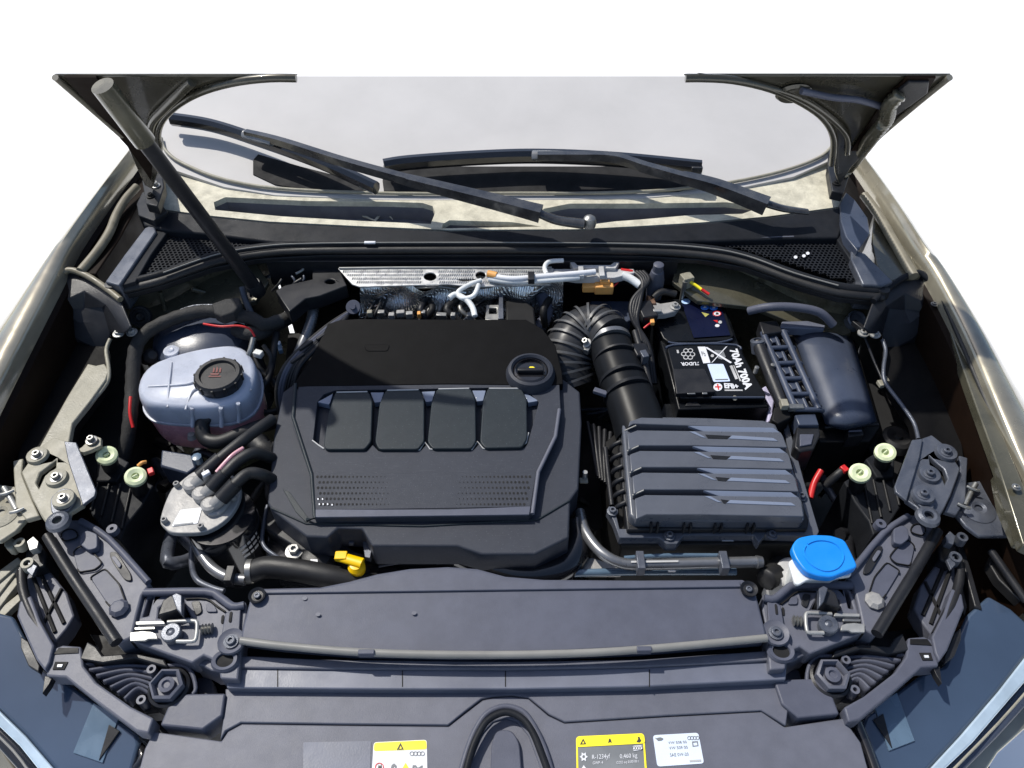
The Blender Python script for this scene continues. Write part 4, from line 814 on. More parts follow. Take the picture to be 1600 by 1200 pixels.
decal('snowflake_mark', snow, SZ_, K['white'], st, lift=.0014, holes=[circ(912, 1183, 2.2, 2.6, 8)])
text('refrigerant_name', 'R-1234yf', [(925, 1189), (953, 1188), (953, 1178), (925, 1180)], SZ_, K['white'], st, lift=.0014)
text('warming_value', 'GWP: 4', [(926, 1195), (942, 1194), (942, 1189.5), (926, 1190.5)], SZ_, K['white'], st, lift=.0014)
text('fill_mass', '0,460 kg', [(969, 1188), (996, 1186), (995, 1177), (968, 1179)], SZ_, K['white'], st, lift=.0014)
text('carbon_value', 'CO2 eq 0,0018 t', [(963, 1195.5), (998, 1193), (998, 1187.5), (963, 1190)], SZ_, K['white'], st, lift=.0014)
decal('second_mark', [(907, 1204), (917, 1203), (912, 1196)], SZ_, K['white'], st, lift=.0014)
st = thing('oil_sticker', 'pale blue oil grade sticker, rightmost of the three stickers on the front cover', 'sticker', U(1060, 1170, .8))
decal('paper', rq((1020, 1149), (1091, 1145), (1100, 1193), (1027, 1198), 5), SZ_, mat('pale_blue_paper', (.62, .69, .80), .45, var=.03), st)
text('oil_norm', 'VW 508 00', [(1044, 1163), (1073, 1161.5), (1072, 1157.5), (1043, 1159)], SZ_, K['greyink'], st, lift=.0012)
text('oil_norm', 'VW 509 00', [(1045.5, 1171.5), (1074.5, 1170), (1073.5, 1165.5), (1044.5, 1167)], SZ_, K['greyink'], st, lift=.0012)
text('oil_grade', 'SAE 0W-20', [(1047, 1182.5), (1076, 1181), (1075, 1176), (1046, 1177.5)], SZ_, K['greyink'], st, lift=.0012)
rings4(st, 1083, 1153.5, 15, 6, SZ_, K['greyink'])
decal('oil_can_mark', [(1023, 1153), (1026, 1154), (1028, 1153), (1032, 1152.5), (1036, 1154), (1036, 1155.5), (1033, 1157.5), (1028, 1158), (1026, 1156)], SZ_, K['greyink'], st, lift=.0012)
decal('book_frame', [(1081, 1159), (1090, 1158.5), (1091, 1166), (1082, 1167)], SZ_, K['greyink'], st, lift=.0012, holes=[[(1082.5, 1160.5), (1088.8, 1160), (1089.6, 1165), (1083.4, 1165.6)]])
decal('part_number_line', [(1077, 1188), (1095, 1187), (1095.5, 1190), (1077.5, 1191)], SZ_, K['wsoft'], st, lift=.0012)
decal('pale_patch', rq((474, 1160), (580, 1158), (578, 1222), (474, 1222), 2), SZ_, K['foam'], fc, label='faint bluish rectangle beside the warning sticker')
# ================================================================ RADIATOR LID
rl = thing('radiator_lid', 'smooth grey plastic lid over the radiator with a pale front lip', 'cover', U(790, 960, .84))
top = [(398, 921), (412, 919), (500, 917), (545, 908), (590, 896), (640, 888), (700, 885), (745, 888), (790, 900), (850, 905), (1000, 906), (1160, 905), (1173, 911), (1181, 926), (1196, 984), (1198, 996), (1000, 1012), (860, 1019), (700, 1021), (560, 1017), (440, 1006), (376, 998), (378, 984), (392, 930)]
slab('lid', top, TP(.842, .50, .06), .03, K['grey'], rl, bev=.005, seg=3)
slab('rear_band', [(414, 921), (500, 919), (548, 911), (592, 900), (642, 891), (700, 888), (744, 891), (786, 903), (850, 908), (1156, 908), (1158, 917), (850, 921), (640, 924), (412, 927)], TP(.8455, .50, .06), .004, K['grey'], rl, bev=.002)
tube('front_lip', [(376, 1001, .843), (440, 1009, .843), (560, 1019, .843), (700, 1023, .843), (860, 1022, .843), (1000, 1015, .843), (1198, 997, .843)], .0052, K['lip'], rl, n=5, flat=1.0)  # lit rounded edge of the lid, its light put into the colour
for a in ((566, 586), (1000, 1022)): pass
box('lip_clip', U(573, 1021, .845), (.022, .007, .012), K['grey'], rl); box('lip_clip', U(1006, 1016, .845), (.02, .007, .012), K['grey'], rl)
for q in ((402, 931), (1170, 921)):
    lathe('screw_cup', U(q[0], q[1], .848), [(.012, 0), (.012, .003), (.008, 0), (0, 0)], K['black'], rl); bolt(rl, q[0], q[1], .849, .0045, .003, K['steelp'], kind='torx', washer=False)
for x, y in ((647, 958), (476, 935), (497, 960)): decal('dimple', circ(x, y, 4, 3, 10), .8445, K['panel'], rl, h=.0003)
# ================================================================ ENGINE COVER
ec = thing('engine_cover', 'large black plastic engine cover with four raised pads and a perforated band', 'engine cover', U(660, 700, .86))
RZ = TP(.8665, .914, .22)   # front field flat, rear field sloping
skirt = [(442, 612), (428, 680), (418, 785), (424, 796), (478, 838), (512, 840), (528, 825), (566, 826), (581, 853), (714, 853), (752, 866), (836, 866), (889, 840), (891, 782), (904, 764), (909, 660), (906, 612), (880, 592), (700, 588), (470, 592)]
slab('skirt', skirt, .852, .055, K['cover'], ec, bev=.005, seg=3, holes=[])
slab('apron', [(416, 790), (424, 797), (478, 838), (512, 840), (528, 826), (566, 827), (580, 853), (714, 854), (752, 866), (834, 866), (834, 886), (750, 886), (700, 872), (560, 868), (520, 862), (470, 860), (414, 826)], .80, .04, K['black'], ec, bev=.004)
recess = [(496, 628), (506, 616), (524, 610), (812, 605), (826, 612), (842, 628), (836, 652), (824, 694), (818, 700), (760, 701), (750, 692), (742, 701), (676, 703), (668, 693), (658, 703), (592, 705), (582, 695), (572, 705), (508, 702), (489, 690)]
pl_ = [(468, 598), (560, 592), (700, 590), (858, 590), (874, 600), (876, 640), (868, 680), (842, 734), (832, 800), (826, 806), (492, 810), (486, 744), (458, 668), (458, 640)]
slab('raised_field', pl_, .866, .02, K['cover'], ec, bev=.004, seg=3, holes=[recess])
slab('pad_recess', [(480, 598), (850, 596), (850, 712), (480, 716)], .846, .004, K['rear'], ec, bev=0)
rear = [(512, 506), (530, 500), (560, 498), (700, 499), (822, 499), (848, 514), (868, 540), (878, 580), (880, 600), (860, 602), (700, 600), (480, 604), (464, 606), (462, 596), (490, 552)]
slab('rear_field', rear, TP(.8668, .914, .22), .03, K['rear'], ec, bev=.002, seg=3)
slab('rear_dimple', rnd([(568, 538), (610, 538), (606, 549), (572, 549)], 5), TP(.8676, .914, .22), .003, K['rear'], ec, bev=.002)
# side facets and creases
tube('crease_or_highlight', [(462, 600, .866), (458, 652, .867), (487, 742, .867), (492, 810, .865), (480, 812, .856)], .003, K['pad'], ec, n=1)
tube('crease_or_highlight', [(874, 640, .866), (868, 682, .868), (841, 738, .868), (832, 803, .866)], .0032, K['panel'], ec, n=1)  # paler tube paints the highlight along the right chamfer
slab('front_bevel', [(493, 796), (700, 796), (829, 791), (827, 804), (493, 808)], .8685, .003, K['grey'], ec, bev=.001)
slab('side_facet', [(442, 764), (452, 768), (484, 812), (478, 816), (462, 800)], .8535, .002, K['pad'], ec, bev=.001)
tube('front_crease', [(424, 794, .853), (478, 818, .853), (660, 822, .853), (840, 812, .853), (860, 800, .853), (890, 782, .853)], .0016, K['pad'], ec, n=1)
# perforated band
pb = slab('perforated_band', [(489, 740), (838, 738), (829, 792), (493, 797)], .8672, .003, K['cover'], ec, bev=.001)
# pin holes: dark dots, two fading triangles; joined
bm = bmesh.new()
for j in range(6):
    y = 745 + j * 8.6
    for i in range(20):
        for sidex in (0, 1):
            x = (496 + i * 6.2 + (3 if j % 2 else 0) + j * .5) if not sidex else (828 - i * 6.2 - (3 if j % 2 else 0) - j * 1.2)
            s_ = max(0, 1 - i / 19.0); 
            if s_ < .06 or (not sidex and j >= 3 and i < (j - 2) * 2 and False): continue
            c = U(x, y, .8673); r_ = .0021 * (s_ ** .5)
            V = [bm.verts.new(c + Vector((math.cos(k * 1.0472) * r_, math.sin(k * 1.0472) * r_ * 1.3, .0004))) for k in range(6)]
            bm.faces.new(V)
o = fin('pin_holes', bm, K['void'], ec); o['kind'] = 'stuff'
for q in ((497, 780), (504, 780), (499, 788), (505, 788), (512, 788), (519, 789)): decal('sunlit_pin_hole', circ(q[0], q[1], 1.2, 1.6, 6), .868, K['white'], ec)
pads = [[(524, 612), (576, 611), (582, 627), (580, 690), (570, 702), (508, 702), (506, 690), (514, 642)],
        [(603, 609), (656, 608), (663, 625), (663, 690), (653, 702), (592, 702), (586, 690), (593, 630)],
        [(683, 607), (735, 606), (743, 624), (744, 690), (736, 701), (676, 701), (668, 690), (674, 630)],
        [(762, 606), (814, 606), (823, 622), (824, 684), (816, 699), (758, 700), (750, 690), (754, 630)]]
for p in pads:
    pd = taper('pad', [(659 + (q[0] - 659) * 1.0, q[1]) for q in rnd(p, 4, 2)], .872, .028, K['pad'], ec, s=1.004, bev=.003, seg=3)
    tube('pad_edge_highlight', [(p[0][0] + 2, p[0][1] + 1, .8725), (p[1][0] - 2, p[1][1] + 1, .8725)], .0013, K['wsoft'], pd, n=1, seg=6)  # white line paints the highlight on the pad edge
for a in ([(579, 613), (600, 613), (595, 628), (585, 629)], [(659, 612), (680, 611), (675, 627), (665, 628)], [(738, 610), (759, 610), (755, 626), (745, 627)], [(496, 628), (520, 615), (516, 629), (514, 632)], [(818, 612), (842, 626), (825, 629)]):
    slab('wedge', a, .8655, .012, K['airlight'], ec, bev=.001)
for pts in ([(668, 703), (665, 692), (672, 690)], ): pass
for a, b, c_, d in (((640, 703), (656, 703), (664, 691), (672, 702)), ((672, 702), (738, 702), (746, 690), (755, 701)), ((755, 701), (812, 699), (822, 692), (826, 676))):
    tube('recess_lit_edge', [(a[0], a[1], .867), (b[0], b[1], .867), (c_[0], c_[1], .867), (d[0], d[1], .867)], .0012, K['wsoft'], ec, n=1, seg=6)  # white lines paint the lit front rim of the recess
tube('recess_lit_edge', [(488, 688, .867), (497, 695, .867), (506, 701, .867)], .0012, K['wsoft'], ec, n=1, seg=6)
# oil filler
c = U(829, 576, .884)
lathe('filler_collar', c, [(.044, -.03), (.043, -.010), (.039, -.001), (.034, .001), (.031, -.003), (.030, -.03)], K['cover'], ec, seg=40)
of = thing('oil_filler_cap', 'round black oil filler cap with a yellow oil can symbol in the engine cover', 'cap', c)
lathe('cap_disc', c, [(.030, -.02), (.0295, -.004), (.026, -.002), (.024, -.007), (0, -.007)], K['blackgloss'], of, seg=36)
box('cap_grip', c + Vector((0, -.002, -.003)), (.046, .008, .009), K['black'], of, bev=.003)
decal('oil_can_mark', [(823, 575), (826, 575.5), (828, 573), (833, 573), (836, 575), (835, 577.5), (827, 578)], .8838, K['yprint'], of)
# ================================================================ HOSES AROUND THE COVER
def single(name, label, cat, group=None, **k):
    pass
def hose(label, pts, r, m='rubber', name='hose', cat='hose', **k):
    o = tube(name, pts, r, K[m], None, **k); solo(o, label, cat); return o
hose('silver aluminium pipe running down behind the left edge of the engine cover', [(492, 462, .86), (487, 500, .85), (470, 545, .83), (455, 575, .80), (430, 600, .76)], .0105, 'pipe', 'air_pipe', 'pipe')
hose('corrugated black hose beside the rear right corner of the engine cover', [(846, 462, .86), (854, 485, .85), (848, 505, .84), (832, 520, .83)], .0125, 'grey', corr=.0012, step=.004)
cb = thing('cable_bundle', 'bundle of black cables along the rear left edge of the engine cover', 'cable bundle', U(500, 540, .87))
for k in range(7):
    dx = k * 4 - 12
    tube('cable', [(548 - k, 486 + k * 1.5, .875), (520 + dx * .5, 512 + dx * .35, .878), (482 + dx * .8, 545 + dx * .2, .878), (456 + dx, 575, .865), (446 + dx * 1.1, 610, .83), (450 + dx, 650, .78)], random.choice([.0028, .0036, .0045]), K[random.choice(['rubber', 'black', 'tape', 'grey'])], cb)
lathe('cable_end_washer', U(552, 480, .885), [(0, .006), (.005, .006), (.006, .002), (.013, .002), (.014, 0)], K['grey'], cb, axis=(0, -.6, .8))
for q in ((478, 540), (505, 524), (465, 560)): box('cable_clip', U(q[0], q[1], .887), (.03, .006, .006), K['black'], cb, rot=(0, 0, 50))
hose('thick dark coolant hose looping left of the engine cover to the bulkhead', [(462, 490, .84), (430, 508, .85), (405, 520, .86), (385, 520, .86), (370, 515, .855)], .014, 'tape')
hose('thin black hose curling down beside the coolant tank', [(432, 520, .85), (428, 550, .84), (420, 590, .82), (402, 620, .80), (412, 645, .78), (440, 640, .77)], .0065, 'black')
hose('second thin black hose beside the coolant tank, crossing behind it', [(395, 540, .84), (405, 575, .82), (430, 600, .80), (440, 630, .78)], .0055, 'rubber')
hose('small black tube left of the engine cover rear corner', [(412, 540, .85), (424, 560, .84), (418, 585, .82)], .0045, 'rubber')
# rear left plastic bracket over shield
bk = slab('rear_bracket', [(488, 404), (526, 404), (534, 428), (542, 446), (500, 462), (478, 466), (452, 487), (430, 454), (444, 446), (488, 436)], .895, .03, K['black'], None, bev=.004, seg=3, holes=[circ(516, 440, 8, 4, 12)])
solo(bk, 'dark plastic bracket overlapping the left end of the silver heat shield', 'bracket')
# linkages, white wires behind
wb = thing('wire_harness', 'pale grey taped wires running along the top of the heat shield', 'wiring', U(850, 430, 0.908))
tube('pale_wire', [(762, 430, 0.913), (800, 436, 0.915), (850, 432, 0.916), (900, 428, 0.916), (930, 425, 0.915)], .006, K['white'], wb)
tube('pale_wire', [(764, 436, 0.908), (800, 441, 0.910), (860, 438, 0.911), (905, 434, 0.910)], .005, K['wtank'], wb)
tube('pale_loop', [(880, 407, 0.918), (858, 409, 0.920), (851, 418, 0.918), (854, 428, 0.916)], .0045, K['wtank'], wb)
tube('loose_wire', [(752, 438, 0.908), (735, 444, 0.908), (716, 456, 0.906), (722, 466, 0.904), (740, 462, 0.906), (748, 445, 0.908)], .0045, K['wtank'], wb)
tube('loose_wire', [(702, 466, 0.902), (712, 460, 0.904), (728, 468, 0.902), (738, 480, 0.898), (742, 494, 0.893)], .0055, K['wtank'], wb)
box('wire_clip', U(830, 434, .920), (.012, .024, .012), K['black'], wb)
tube('tape_end', [(762, 428, 0.915), (776, 431, 0.915)], .0075, K['orange'], wb, n=1)
cc = thing('connector_rail', 'grey connector rail hanging under the seal behind the intake bellows', 'connector', U(905, 422, .9))
slab('rail', [(862, 420), (990, 420), (992, 426), (960, 434), (900, 434), (862, 428)], .905, .014, K['wsoft'], cc, bev=.002)
slab('rail_shield', [(892, 404), (902, 414), (954, 414), (966, 404), (970, 406), (962, 419), (896, 419), (890, 408)], .912, .012, K['wsoft'], cc, bev=.001)
for x in (908, 940): box('rail_clip', U(x, 426, .912), (.010, .03, .010), K['wsoft'], cc)
oc = thing('orange_connector', 'orange wiring connector below the grey connector rail', 'connector', U(935, 447, .88))
box('body', U(943, 447, .885), (.036, .030, .02), K['orange'], oc, bev=.004); box('nose', U(922, 449, .885), (.03, .016, .014), K['orange'], oc, bev=.003)
box('latch_tab', U(945, 440, .897), (.018, .010, .008), K['orange'], oc)
hose('thin red wire leaving the orange connector', [(958, 448, .885), (966, 440, .89), (970, 428, .90)], .0018, 'red', 'red_wire', 'wire')
hose('white sleeve bending down behind the battery terminal', [(972, 430, .90), (986, 436, .898), (1000, 446, .893)], .008, 'wtank', 'cable_sleeve', 'cable sleeve')
hose('short bright red cable end above the white sleeve', [(970, 422, .903), (984, 424, .903), (988, 425, .902)], .004, 'red', 'red_cable', 'cable')
for k in range(4):
    hose(['outermost', 'second', 'third', 'innermost'][k] + ' of the black cables dropping between bellows and battery', [(990 + k * 5, 425, .90), (1004 + k * 3, 440, .90), (1000 - k * 4, 470, .885), (995 - k * 2, 500, .87), (1004 + k * 3, 540, .85), (1012 + k * 4, 600, .82)], .0048, 'black', 'battery_cable', 'cable')
o = slab('relay_box', [(922, 470), (984, 470), (986, 500), (960, 512), (930, 486)], .84, .05, K['fuse'], None, bev=.004); solo(o, 'bluish grey box half hidden behind the intake bellows', 'box')
# post and sensor near battery
fp = thing('expansion_valve', 'dark upright cylinder with a pale top behind the battery terminal', 'valve', U(1020, 430, .88))
lathe('barrel', U(1022, 455, .86), [(.016, -.06), (.016, .03), (.012, .05), (.010, .052), (.010, .066), (.006, .068), (0, .068)], K['grey'], fp)
tube('side_hose', [(1020, 466, .875), (1035, 456, .88), (1056, 460, .875)], .007, K['rubber'], fp)
sv = thing('service_sensor', 'small metal sensor with a yellow and pink wire behind the battery', 'sensor', U(1075, 440, .88))
box('body', U(1072, 440, .885), (.022, .02, .03), K['cream'], sv, rot=(0, 0, 20)); lathe('stem', U(1068, 452, .875), [(.004, -.03), (.005, .02), (0, .02)], K['steel'], sv)
tube('yellow_wire', [(1078, 440, .89), (1090, 448, .885), (1098, 454, .882)], .0032, K['yprint'], sv); tube('pink_wire', [(1096, 452, .884), (1102, 456, .882), (1108, 460, .88)], .003, K['red'], sv)
# ================================================================ INTAKE
it = thing('intake_hose', 'ribbed black intake bellows curving into a smooth duct between engine cover and battery', 'intake hose', U(940, 560, .85))
tube('bellows', [(892, 604, .79), (884, 574, .815), (889, 545, .835), (905, 522, .846), (930, 514, .853), (952, 530, .856)], .0455, K['bellows'], it, n=8, seg=32)
bp_ = [Vector(q) for q in smooth([tuple(U(*q)) for q in [(892, 604, .79), (884, 574, .815), (889, 545, .835), (905, 522, .846), (930, 514, .853), (952, 530, .856)]], 8, False)]
for k in range(3, len(bp_) - 3, 3):
    d_ = (bp_[k + 1] - bp_[k - 1]).normalized(); bm = bmesh.new(); tube_bm(bm, [bp_[k] - d_ * .0022, bp_[k] - d_ * .0011, bp_[k] + d_ * .0011, bp_[k] + d_ * .0022], .0505, 36, cap=False); fin('bellows_rib', bm, K['rib'], it, ang=80)
tube('duct', [(950, 528, .857), (958, 552, .855), (972, 590, .85), (988, 632, .845), (1004, 680, .835)], .0385, K['duct'], it, n=5, seg=28, r2=.046, flat=.85)
def clampring(q, q2, r, w_, m, nm):
    a, b = U(*q), U(*q2); d = (b - a).normalized(); bm = bmesh.new()
    tube_bm(bm, [a - d * w_ / 2, a + d * w_ / 2], r, 32); return fin(nm, bm, m, it, ang=50)
clampring((953, 536, .857), (960, 556, .855), .0405, .009, K['pipe'], 'clamp_band')
clampring((962, 562, .854), (970, 585, .852), .0415, .004, K['black'], 'duct_bead')
clampring((973, 594, .850), (980, 612, .848), .0425, .006, K['strip'], 'duct_bead')
clampring((980, 614, .848), (988, 632, .845), .0435, .006, K['strip'], 'duct_bead')
bolt(it, 916, 536, .868, .006, .012, K['white_steel'], name='clamp_screw', ax=(-.4, -.3, 1)); box('clamp_lug', U(918, 545, .86), (.012, .02, .012), K['steel'], it, rot=(0, 0, -30))
box('duct_latch', U(938, 613, .86), (.024, .01, .008), K['grey'], it, rot=(0, 0, -25))
box('side_sensor', U(1000, 552, .868), (.03, .032, .022), K['black'], it, rot=(0, 10, 15), bev=.004)
box('sensor_plug', U(1006, 558, .874), (.012, .018, .02), K['steelp'], it, rot=(0, 0, 15), bev=.002)
tube('harness_sleeve', [(992, 518, .875), (1000, 545, .87), (1008, 572, .86), (1018, 620, .84), (1024, 650, .82)], .006, K['black'], it)
# ================================================================ BATTERY
bt = thing('battery', 'black car battery with white lettering, a chromed terminal and a cover flap', 'battery', U(1110, 550, .7))
BZ = .85
slab('case', [(1012, 470), (1128, 462), (1152, 530), (1202, 636), (1060, 640), (1040, 560)], BZ - .012, .19, K['battery'], bt, bev=.004)
slab('rear_lid', [(1012, 478), (1030, 468), (1126, 463), (1142, 508), (1148, 524), (1138, 532), (1044, 534), (1036, 528)], BZ - .002, .012, K['battery'], bt, bev=.004, seg=3)
fld = slab('front_lid', [(1042, 544), (1050, 538), (1148, 538), (1158, 548), (1197, 616), (1196, 622), (1062, 622)], BZ, .012, K['battery'], bt, bev=.004, seg=3)
tube('lid_ridge', [(1044, 534, BZ), (1060, 537, BZ), (1120, 536, BZ), (1144, 530, BZ)], .0022, K['fuse'], bt, n=2, seg=8)
tube('lid_ridge', [(1040, 544, BZ + .001), (1052, 539, BZ + .001), (1100, 537, BZ + .001), (1150, 539, BZ + .001), (1158, 546, BZ + .001)], .0022, K['fuse'], bt, n=2, seg=8)
decal('navy_label', [(1062, 466), (1122, 465), (1141, 524), (1084, 528)], BZ, K['navy'], bt)
tube('front_edge', [(1112, 621, BZ), (1194, 621, BZ)], .002, K['fuse'], bt, n=1, seg=6)
slab('terminal_flap', [(1051, 576), (1101, 576), (1118, 612), (1057, 615)], BZ + .008, .010, K['black'], bt, bev=.002)
slab('flap_latch', [(1072, 616), (1090, 616), (1090, 628), (1096, 634), (1070, 634), (1074, 628)], BZ - .01, .02, K['black'], bt, bev=.002)
for q in ((1080, 615), (1101, 615)): box('flap_pin', U(q[0], q[1], BZ + .006), (.009 if q[0] > 1090 else .014, .004, .003), K['steel'], bt, bev=.001)
lathe('vent_plug', U(1148, 622, BZ - .002), [(.004, -.003), (.0045, .001), (0, .002)], K['cream'], bt, axis=(0, -.5, 1), seg=12)
slab('front_foot', [(1036, 630), (1210, 630), (1216, 656), (1030, 656)], BZ - .05, .10, K['battery'], bt, bev=.004)
L_ = .0006
text('capacity_rating', '70Ah 700A', [(1139, 547), (1164, 610), (1177, 606), (1152, 545)], BZ, K['white'], fld, fat=.045)
text('technology_mark', 'EFB+', [(1132, 607), (1155, 608), (1152, 600), (1131, 599)], BZ, K['white'], fld, fat=.045)
decal('small_print', [(1132, 609), (1160, 609), (1160.5, 611), (1132.5, 611)], BZ, K['wsoft'], bt)
decal('small_print', [(1140, 572), (1144, 571), (1153, 592), (1149, 593)], BZ, K['wsoft'], bt)
decal('small_print', [(1145.5, 571), (1147, 571), (1158, 595), (1156, 596)], BZ, K['wsoft'], bt)
text('maker_word', 'TUDOR', [(1093.5, 565.8), (1063, 566.5), (1065, 572), (1092, 571)][::1], BZ, K['white'], bt, fat=.03)
for k in range(6):
    a = k * math.pi / 3; cx, cy = 1075 + 7 * math.cos(a), 554 + 5.8 * math.sin(a)
    decal('emblem_ring', circ(cx, cy, 4.2, 3.5, 12), BZ, K['wsoft'], bt, holes=[circ(cx, cy, 2.9, 2.3, 10)], lift=.0007 + k * .0003)
decal('emblem_tick', [(1057, 547), (1060, 547), (1061, 552), (1058, 552)], BZ, K['wsoft'], bt)
decal('lead_sign', [(1090, 542), (1102, 542), (1110, 567), (1099, 568)], BZ, K['white'], bt)
text('lead_symbol', 'Pb', [(1097, 557), (1103, 557), (1101, 550), (1095, 550)], BZ, K['greyink'], bt, lift=.0014)
for a, b in (((1103, 543), (1142, 567)), ((1135, 542), (1112, 567))):
    decal('crossed_bin_bar', [(a[0] - 1.2, a[1] + .5), (a[0] + 1.5, a[1] - .5), (b[0] + 1.5, b[1] - .5), (b[0] - 1.2, b[1] + .8)], BZ, K['white'], bt, lift=.0007 if a[0] < 1120 else .001)
decal('bin_wheel', circ(1113, 556, 2.6, 2.4, 10), BZ, K['wsoft'], bt)
decal('bin_body', [(1116, 547), (1130, 548), (1134, 558), (1128, 562), (1122, 560)], BZ, K['greyink'], bt, h=.0002, lift=.0004)
decal('white_label', rq((1105, 569), (1130, 569), (1141, 596), (1115, 597), 2), BZ, mat('battery_label_paper', (.55, .64, .85), .4, var=.03), bt)
decal('label_print_line', [(1117, 593), (1137, 592.5), (1137.5, 594), (1118, 594.5)], BZ, K['greyink'], bt, lift=.0012)
decal('plus_disc', circ(1121.5, 605, 7, 6, 20), BZ, K['white'], bt); decal('plus_mark', [(1117, 604.2), (1120.6, 604.2), (1120, 600.6), (1122, 600.6), (1122.6, 604.2), (1126, 604.2), (1126.2, 605.8), (1123, 605.8), (1123.6, 609.4), (1121.6, 609.4), (1121, 605.8), (1117.2, 605.8)], BZ, K['red'], bt, lift=.0012)
decal('minus_disc', circ(1071.5, 471.5, 7, 4.2, 18), BZ, mat('pale_blue_print', (.45, .62, .85), .4), bt, lift=.0014); decal('minus_mark', [(1068, 471), (1075, 471), (1075, 472.4), (1068, 472.4)], BZ, K['bprint'], bt, lift=.002)
for (x, y), m in (((1111.5, 471.5), 'white'), ((1101, 481), 'bprint'), ((1115, 481.5), 'bprint'), ((1120, 491), 'white')):
    decal('safety_disc', circ(x, y, 6.6, 4, 18), BZ, K[m], bt, lift=.0014)
    if m == 'white': decal('safety_ring', circ(x, y, 6.6, 4, 18), BZ, K['red'], bt, lift=.002, holes=[circ(x, y, 5.4, 3.2, 14)])
    decal('safety_glyph', [(x - 2.5, y + 1.4), (x - 1, y - 1.6), (x + 2, y - 1), (x + 2.4, y + 1.2)], BZ, K['ink'] if m == 'white' else K['white'], bt, lift=.0026)
for x, y in ((1093, 471), (1101, 492)):
    decal('hazard_triangle', [(x - 5, y - 3.5), (x + 7, y - .5), (x + 1, y + 4)], BZ, mat('olive_yellow_print', (.38, .36, .10), .4) if x < 1100 else bpy.data.materials['olive_yellow_print'], bt, lift=.0014)
decal('small_red_print', [(1114, 501), (1121, 501), (1121, 505)], BZ, K['red'], bt, lift=.0014); decal('small_white_print', circ(1125, 504, 3, 2.5, 8), BZ, K['wsoft'], bt, lift=.0014); decal('small_white_print', circ(1120.5, 509.5, 3.6, 2.4, 10), BZ, K['white'], bt, lift=.0014)
tcl = thing('battery_terminal_clamp', 'bright metal clamp on the rear left battery post', 'clamp', U(1035, 482, .87))
slab('clamp_body', [(1018, 470), (1032, 474), (1046, 472), (1056, 470), (1062, 478), (1056, 486), (1040, 490), (1022, 491), (1016, 480)], .872, .014, K['alu'], tcl, bev=.003)
bolt(tcl, 1055, 479, .874, .0065, .007, K['white_steel']); box('clamp_strap', U(1027, 486, .876), (.016, .008, .006), K['white_steel'], tcl)
slab('cable_lug', [(1010, 460), (1022, 464), (1026, 474), (1014, 474)], .876, .012, K['orange'] if False else mat('copper_brown', (.25, .15, .10), .4, metal=.6), tcl, bev=.003)
box('sensor_block', U(1010, 488, .868), (.03, .045, .02), K['black'], tcl, rot=(0, 0, 12), bev=.004); box('orange_plug', U(1019, 503, .868), (.008, .012, .008), K['orange'], tcl)
tube('pink_wire', [(1006, 513, .862), (1012, 508, .866), (1018, 504, .868)], .002, K['red'], tcl)
hose('dark curved cable arching over the front of the fuse box rear edge', [(1170, 486, .88), (1200, 480, .90), (1240, 480, .905), (1280, 488, .90), (1302, 508, .88)], .008, 'grey', 'arched_pipe', 'pipe')
# battery side rail + lilac wrap
br = thing('battery_rail', 'dark sloping rail between the battery and the cable rack', 'rail', U(1205, 590, .84))
tube('rail_bar', [(1184, 536, .87), (1205, 590, .86), (1228, 646, .85)], .011, K['black'], br, n=3)
lathe('rail_end', U(1184, 535, .872), [(.012, -.02), (.013, .004), (.007, .006), (.006, -.004), (0, -.004)], K['steelp'], br, axis=(-.2, .4, 1))
for q in ((1207, 572), (1182, 576)): lathe('rail_stud', U(q[0], q[1], .87), [(.004, -.01), (.004, .004), (0, .005)], K['steel'], br, seg=10)
slab('rail_foot', [(1210, 636), (1232, 634), (1236, 652), (1216, 662), (1206, 656)], .86, .06, K['dark'], br, bev=.003)
box('foot_clip', U(1225, 632, .872), (.012, .016, .012), K['cream'], br); box('foot_clip', U(1243, 637, .868), (.026, .01, .01), K['steel'], br)
o = slab('lilac_wrap', [(1190, 606), (1197, 602), (1210, 626), (1207, 644), (1212, 655), (1198, 660), (1202, 634)], .825, .06, K['lilac'], None, bev=.004); solo(o, 'crumpled lilac plastic wrap squeezed beside the battery front corner', 'plastic wrap')
# ================================================================ CABLE RACK and FUSE BOX
rk = thing('cable_rack', 'ladder like black cable rack left of the rounded fuse box lid', 'rack', U(1230, 580, .86))
def lerp2(a, b, t): return (a[0] + (b[0] - a[0]) * t, a[1] + (b[1] - a[1]) * t)
La, Lb, Ra, Rb = (1192, 520), (1243, 640), (1224, 518), (1279, 640)
tube('rack_rail', [(*La, .865), (*Lb, .865)], .006, K['fuse'], rk, n=1, seg=8); tube('rack_rail', [(*Ra, .868), (*Rb, .868)], .006, K['fuse'], rk, n=1, seg=8)
tube('rack_rail', [(1208, 519, .86), (1262, 640, .86)], .004, K['fuse'], rk, n=1, seg=8)
for k in range(6):
    t_ = k / 5; a = lerp2(La, Lb, t_); b = lerp2(Ra, Rb, t_)
    tube('rack_rung', [(a[0], a[1], .866), (b[0], b[1], .868), (b[0] + 6, b[1] + 2, .862)], .0042, K['fuse'], rk, n=2, seg=8)
    if k < 5:
        m1 = lerp2(a, b, .25); box('rack_insert', U(m1[0] + 8, m1[1] + 13, .856), (.016, .018, .012), K['fuse'], rk, rot=(0, 0, 18)); box('rack_insert', U(m1[0] + 24, m1[1] + 14, .852), (.010, .024, .012), K['black'], rk, rot=(0, 0, 18))
slab('rack_floor', [(1188, 520), (1236, 518), (1286, 644), (1240, 646)], .835, .05, K['void'], rk)
slab('rack_head', [(1186, 502), (1214, 500), (1224, 518), (1192, 522)], .872, .03, K['black'], rk, bev=.004)
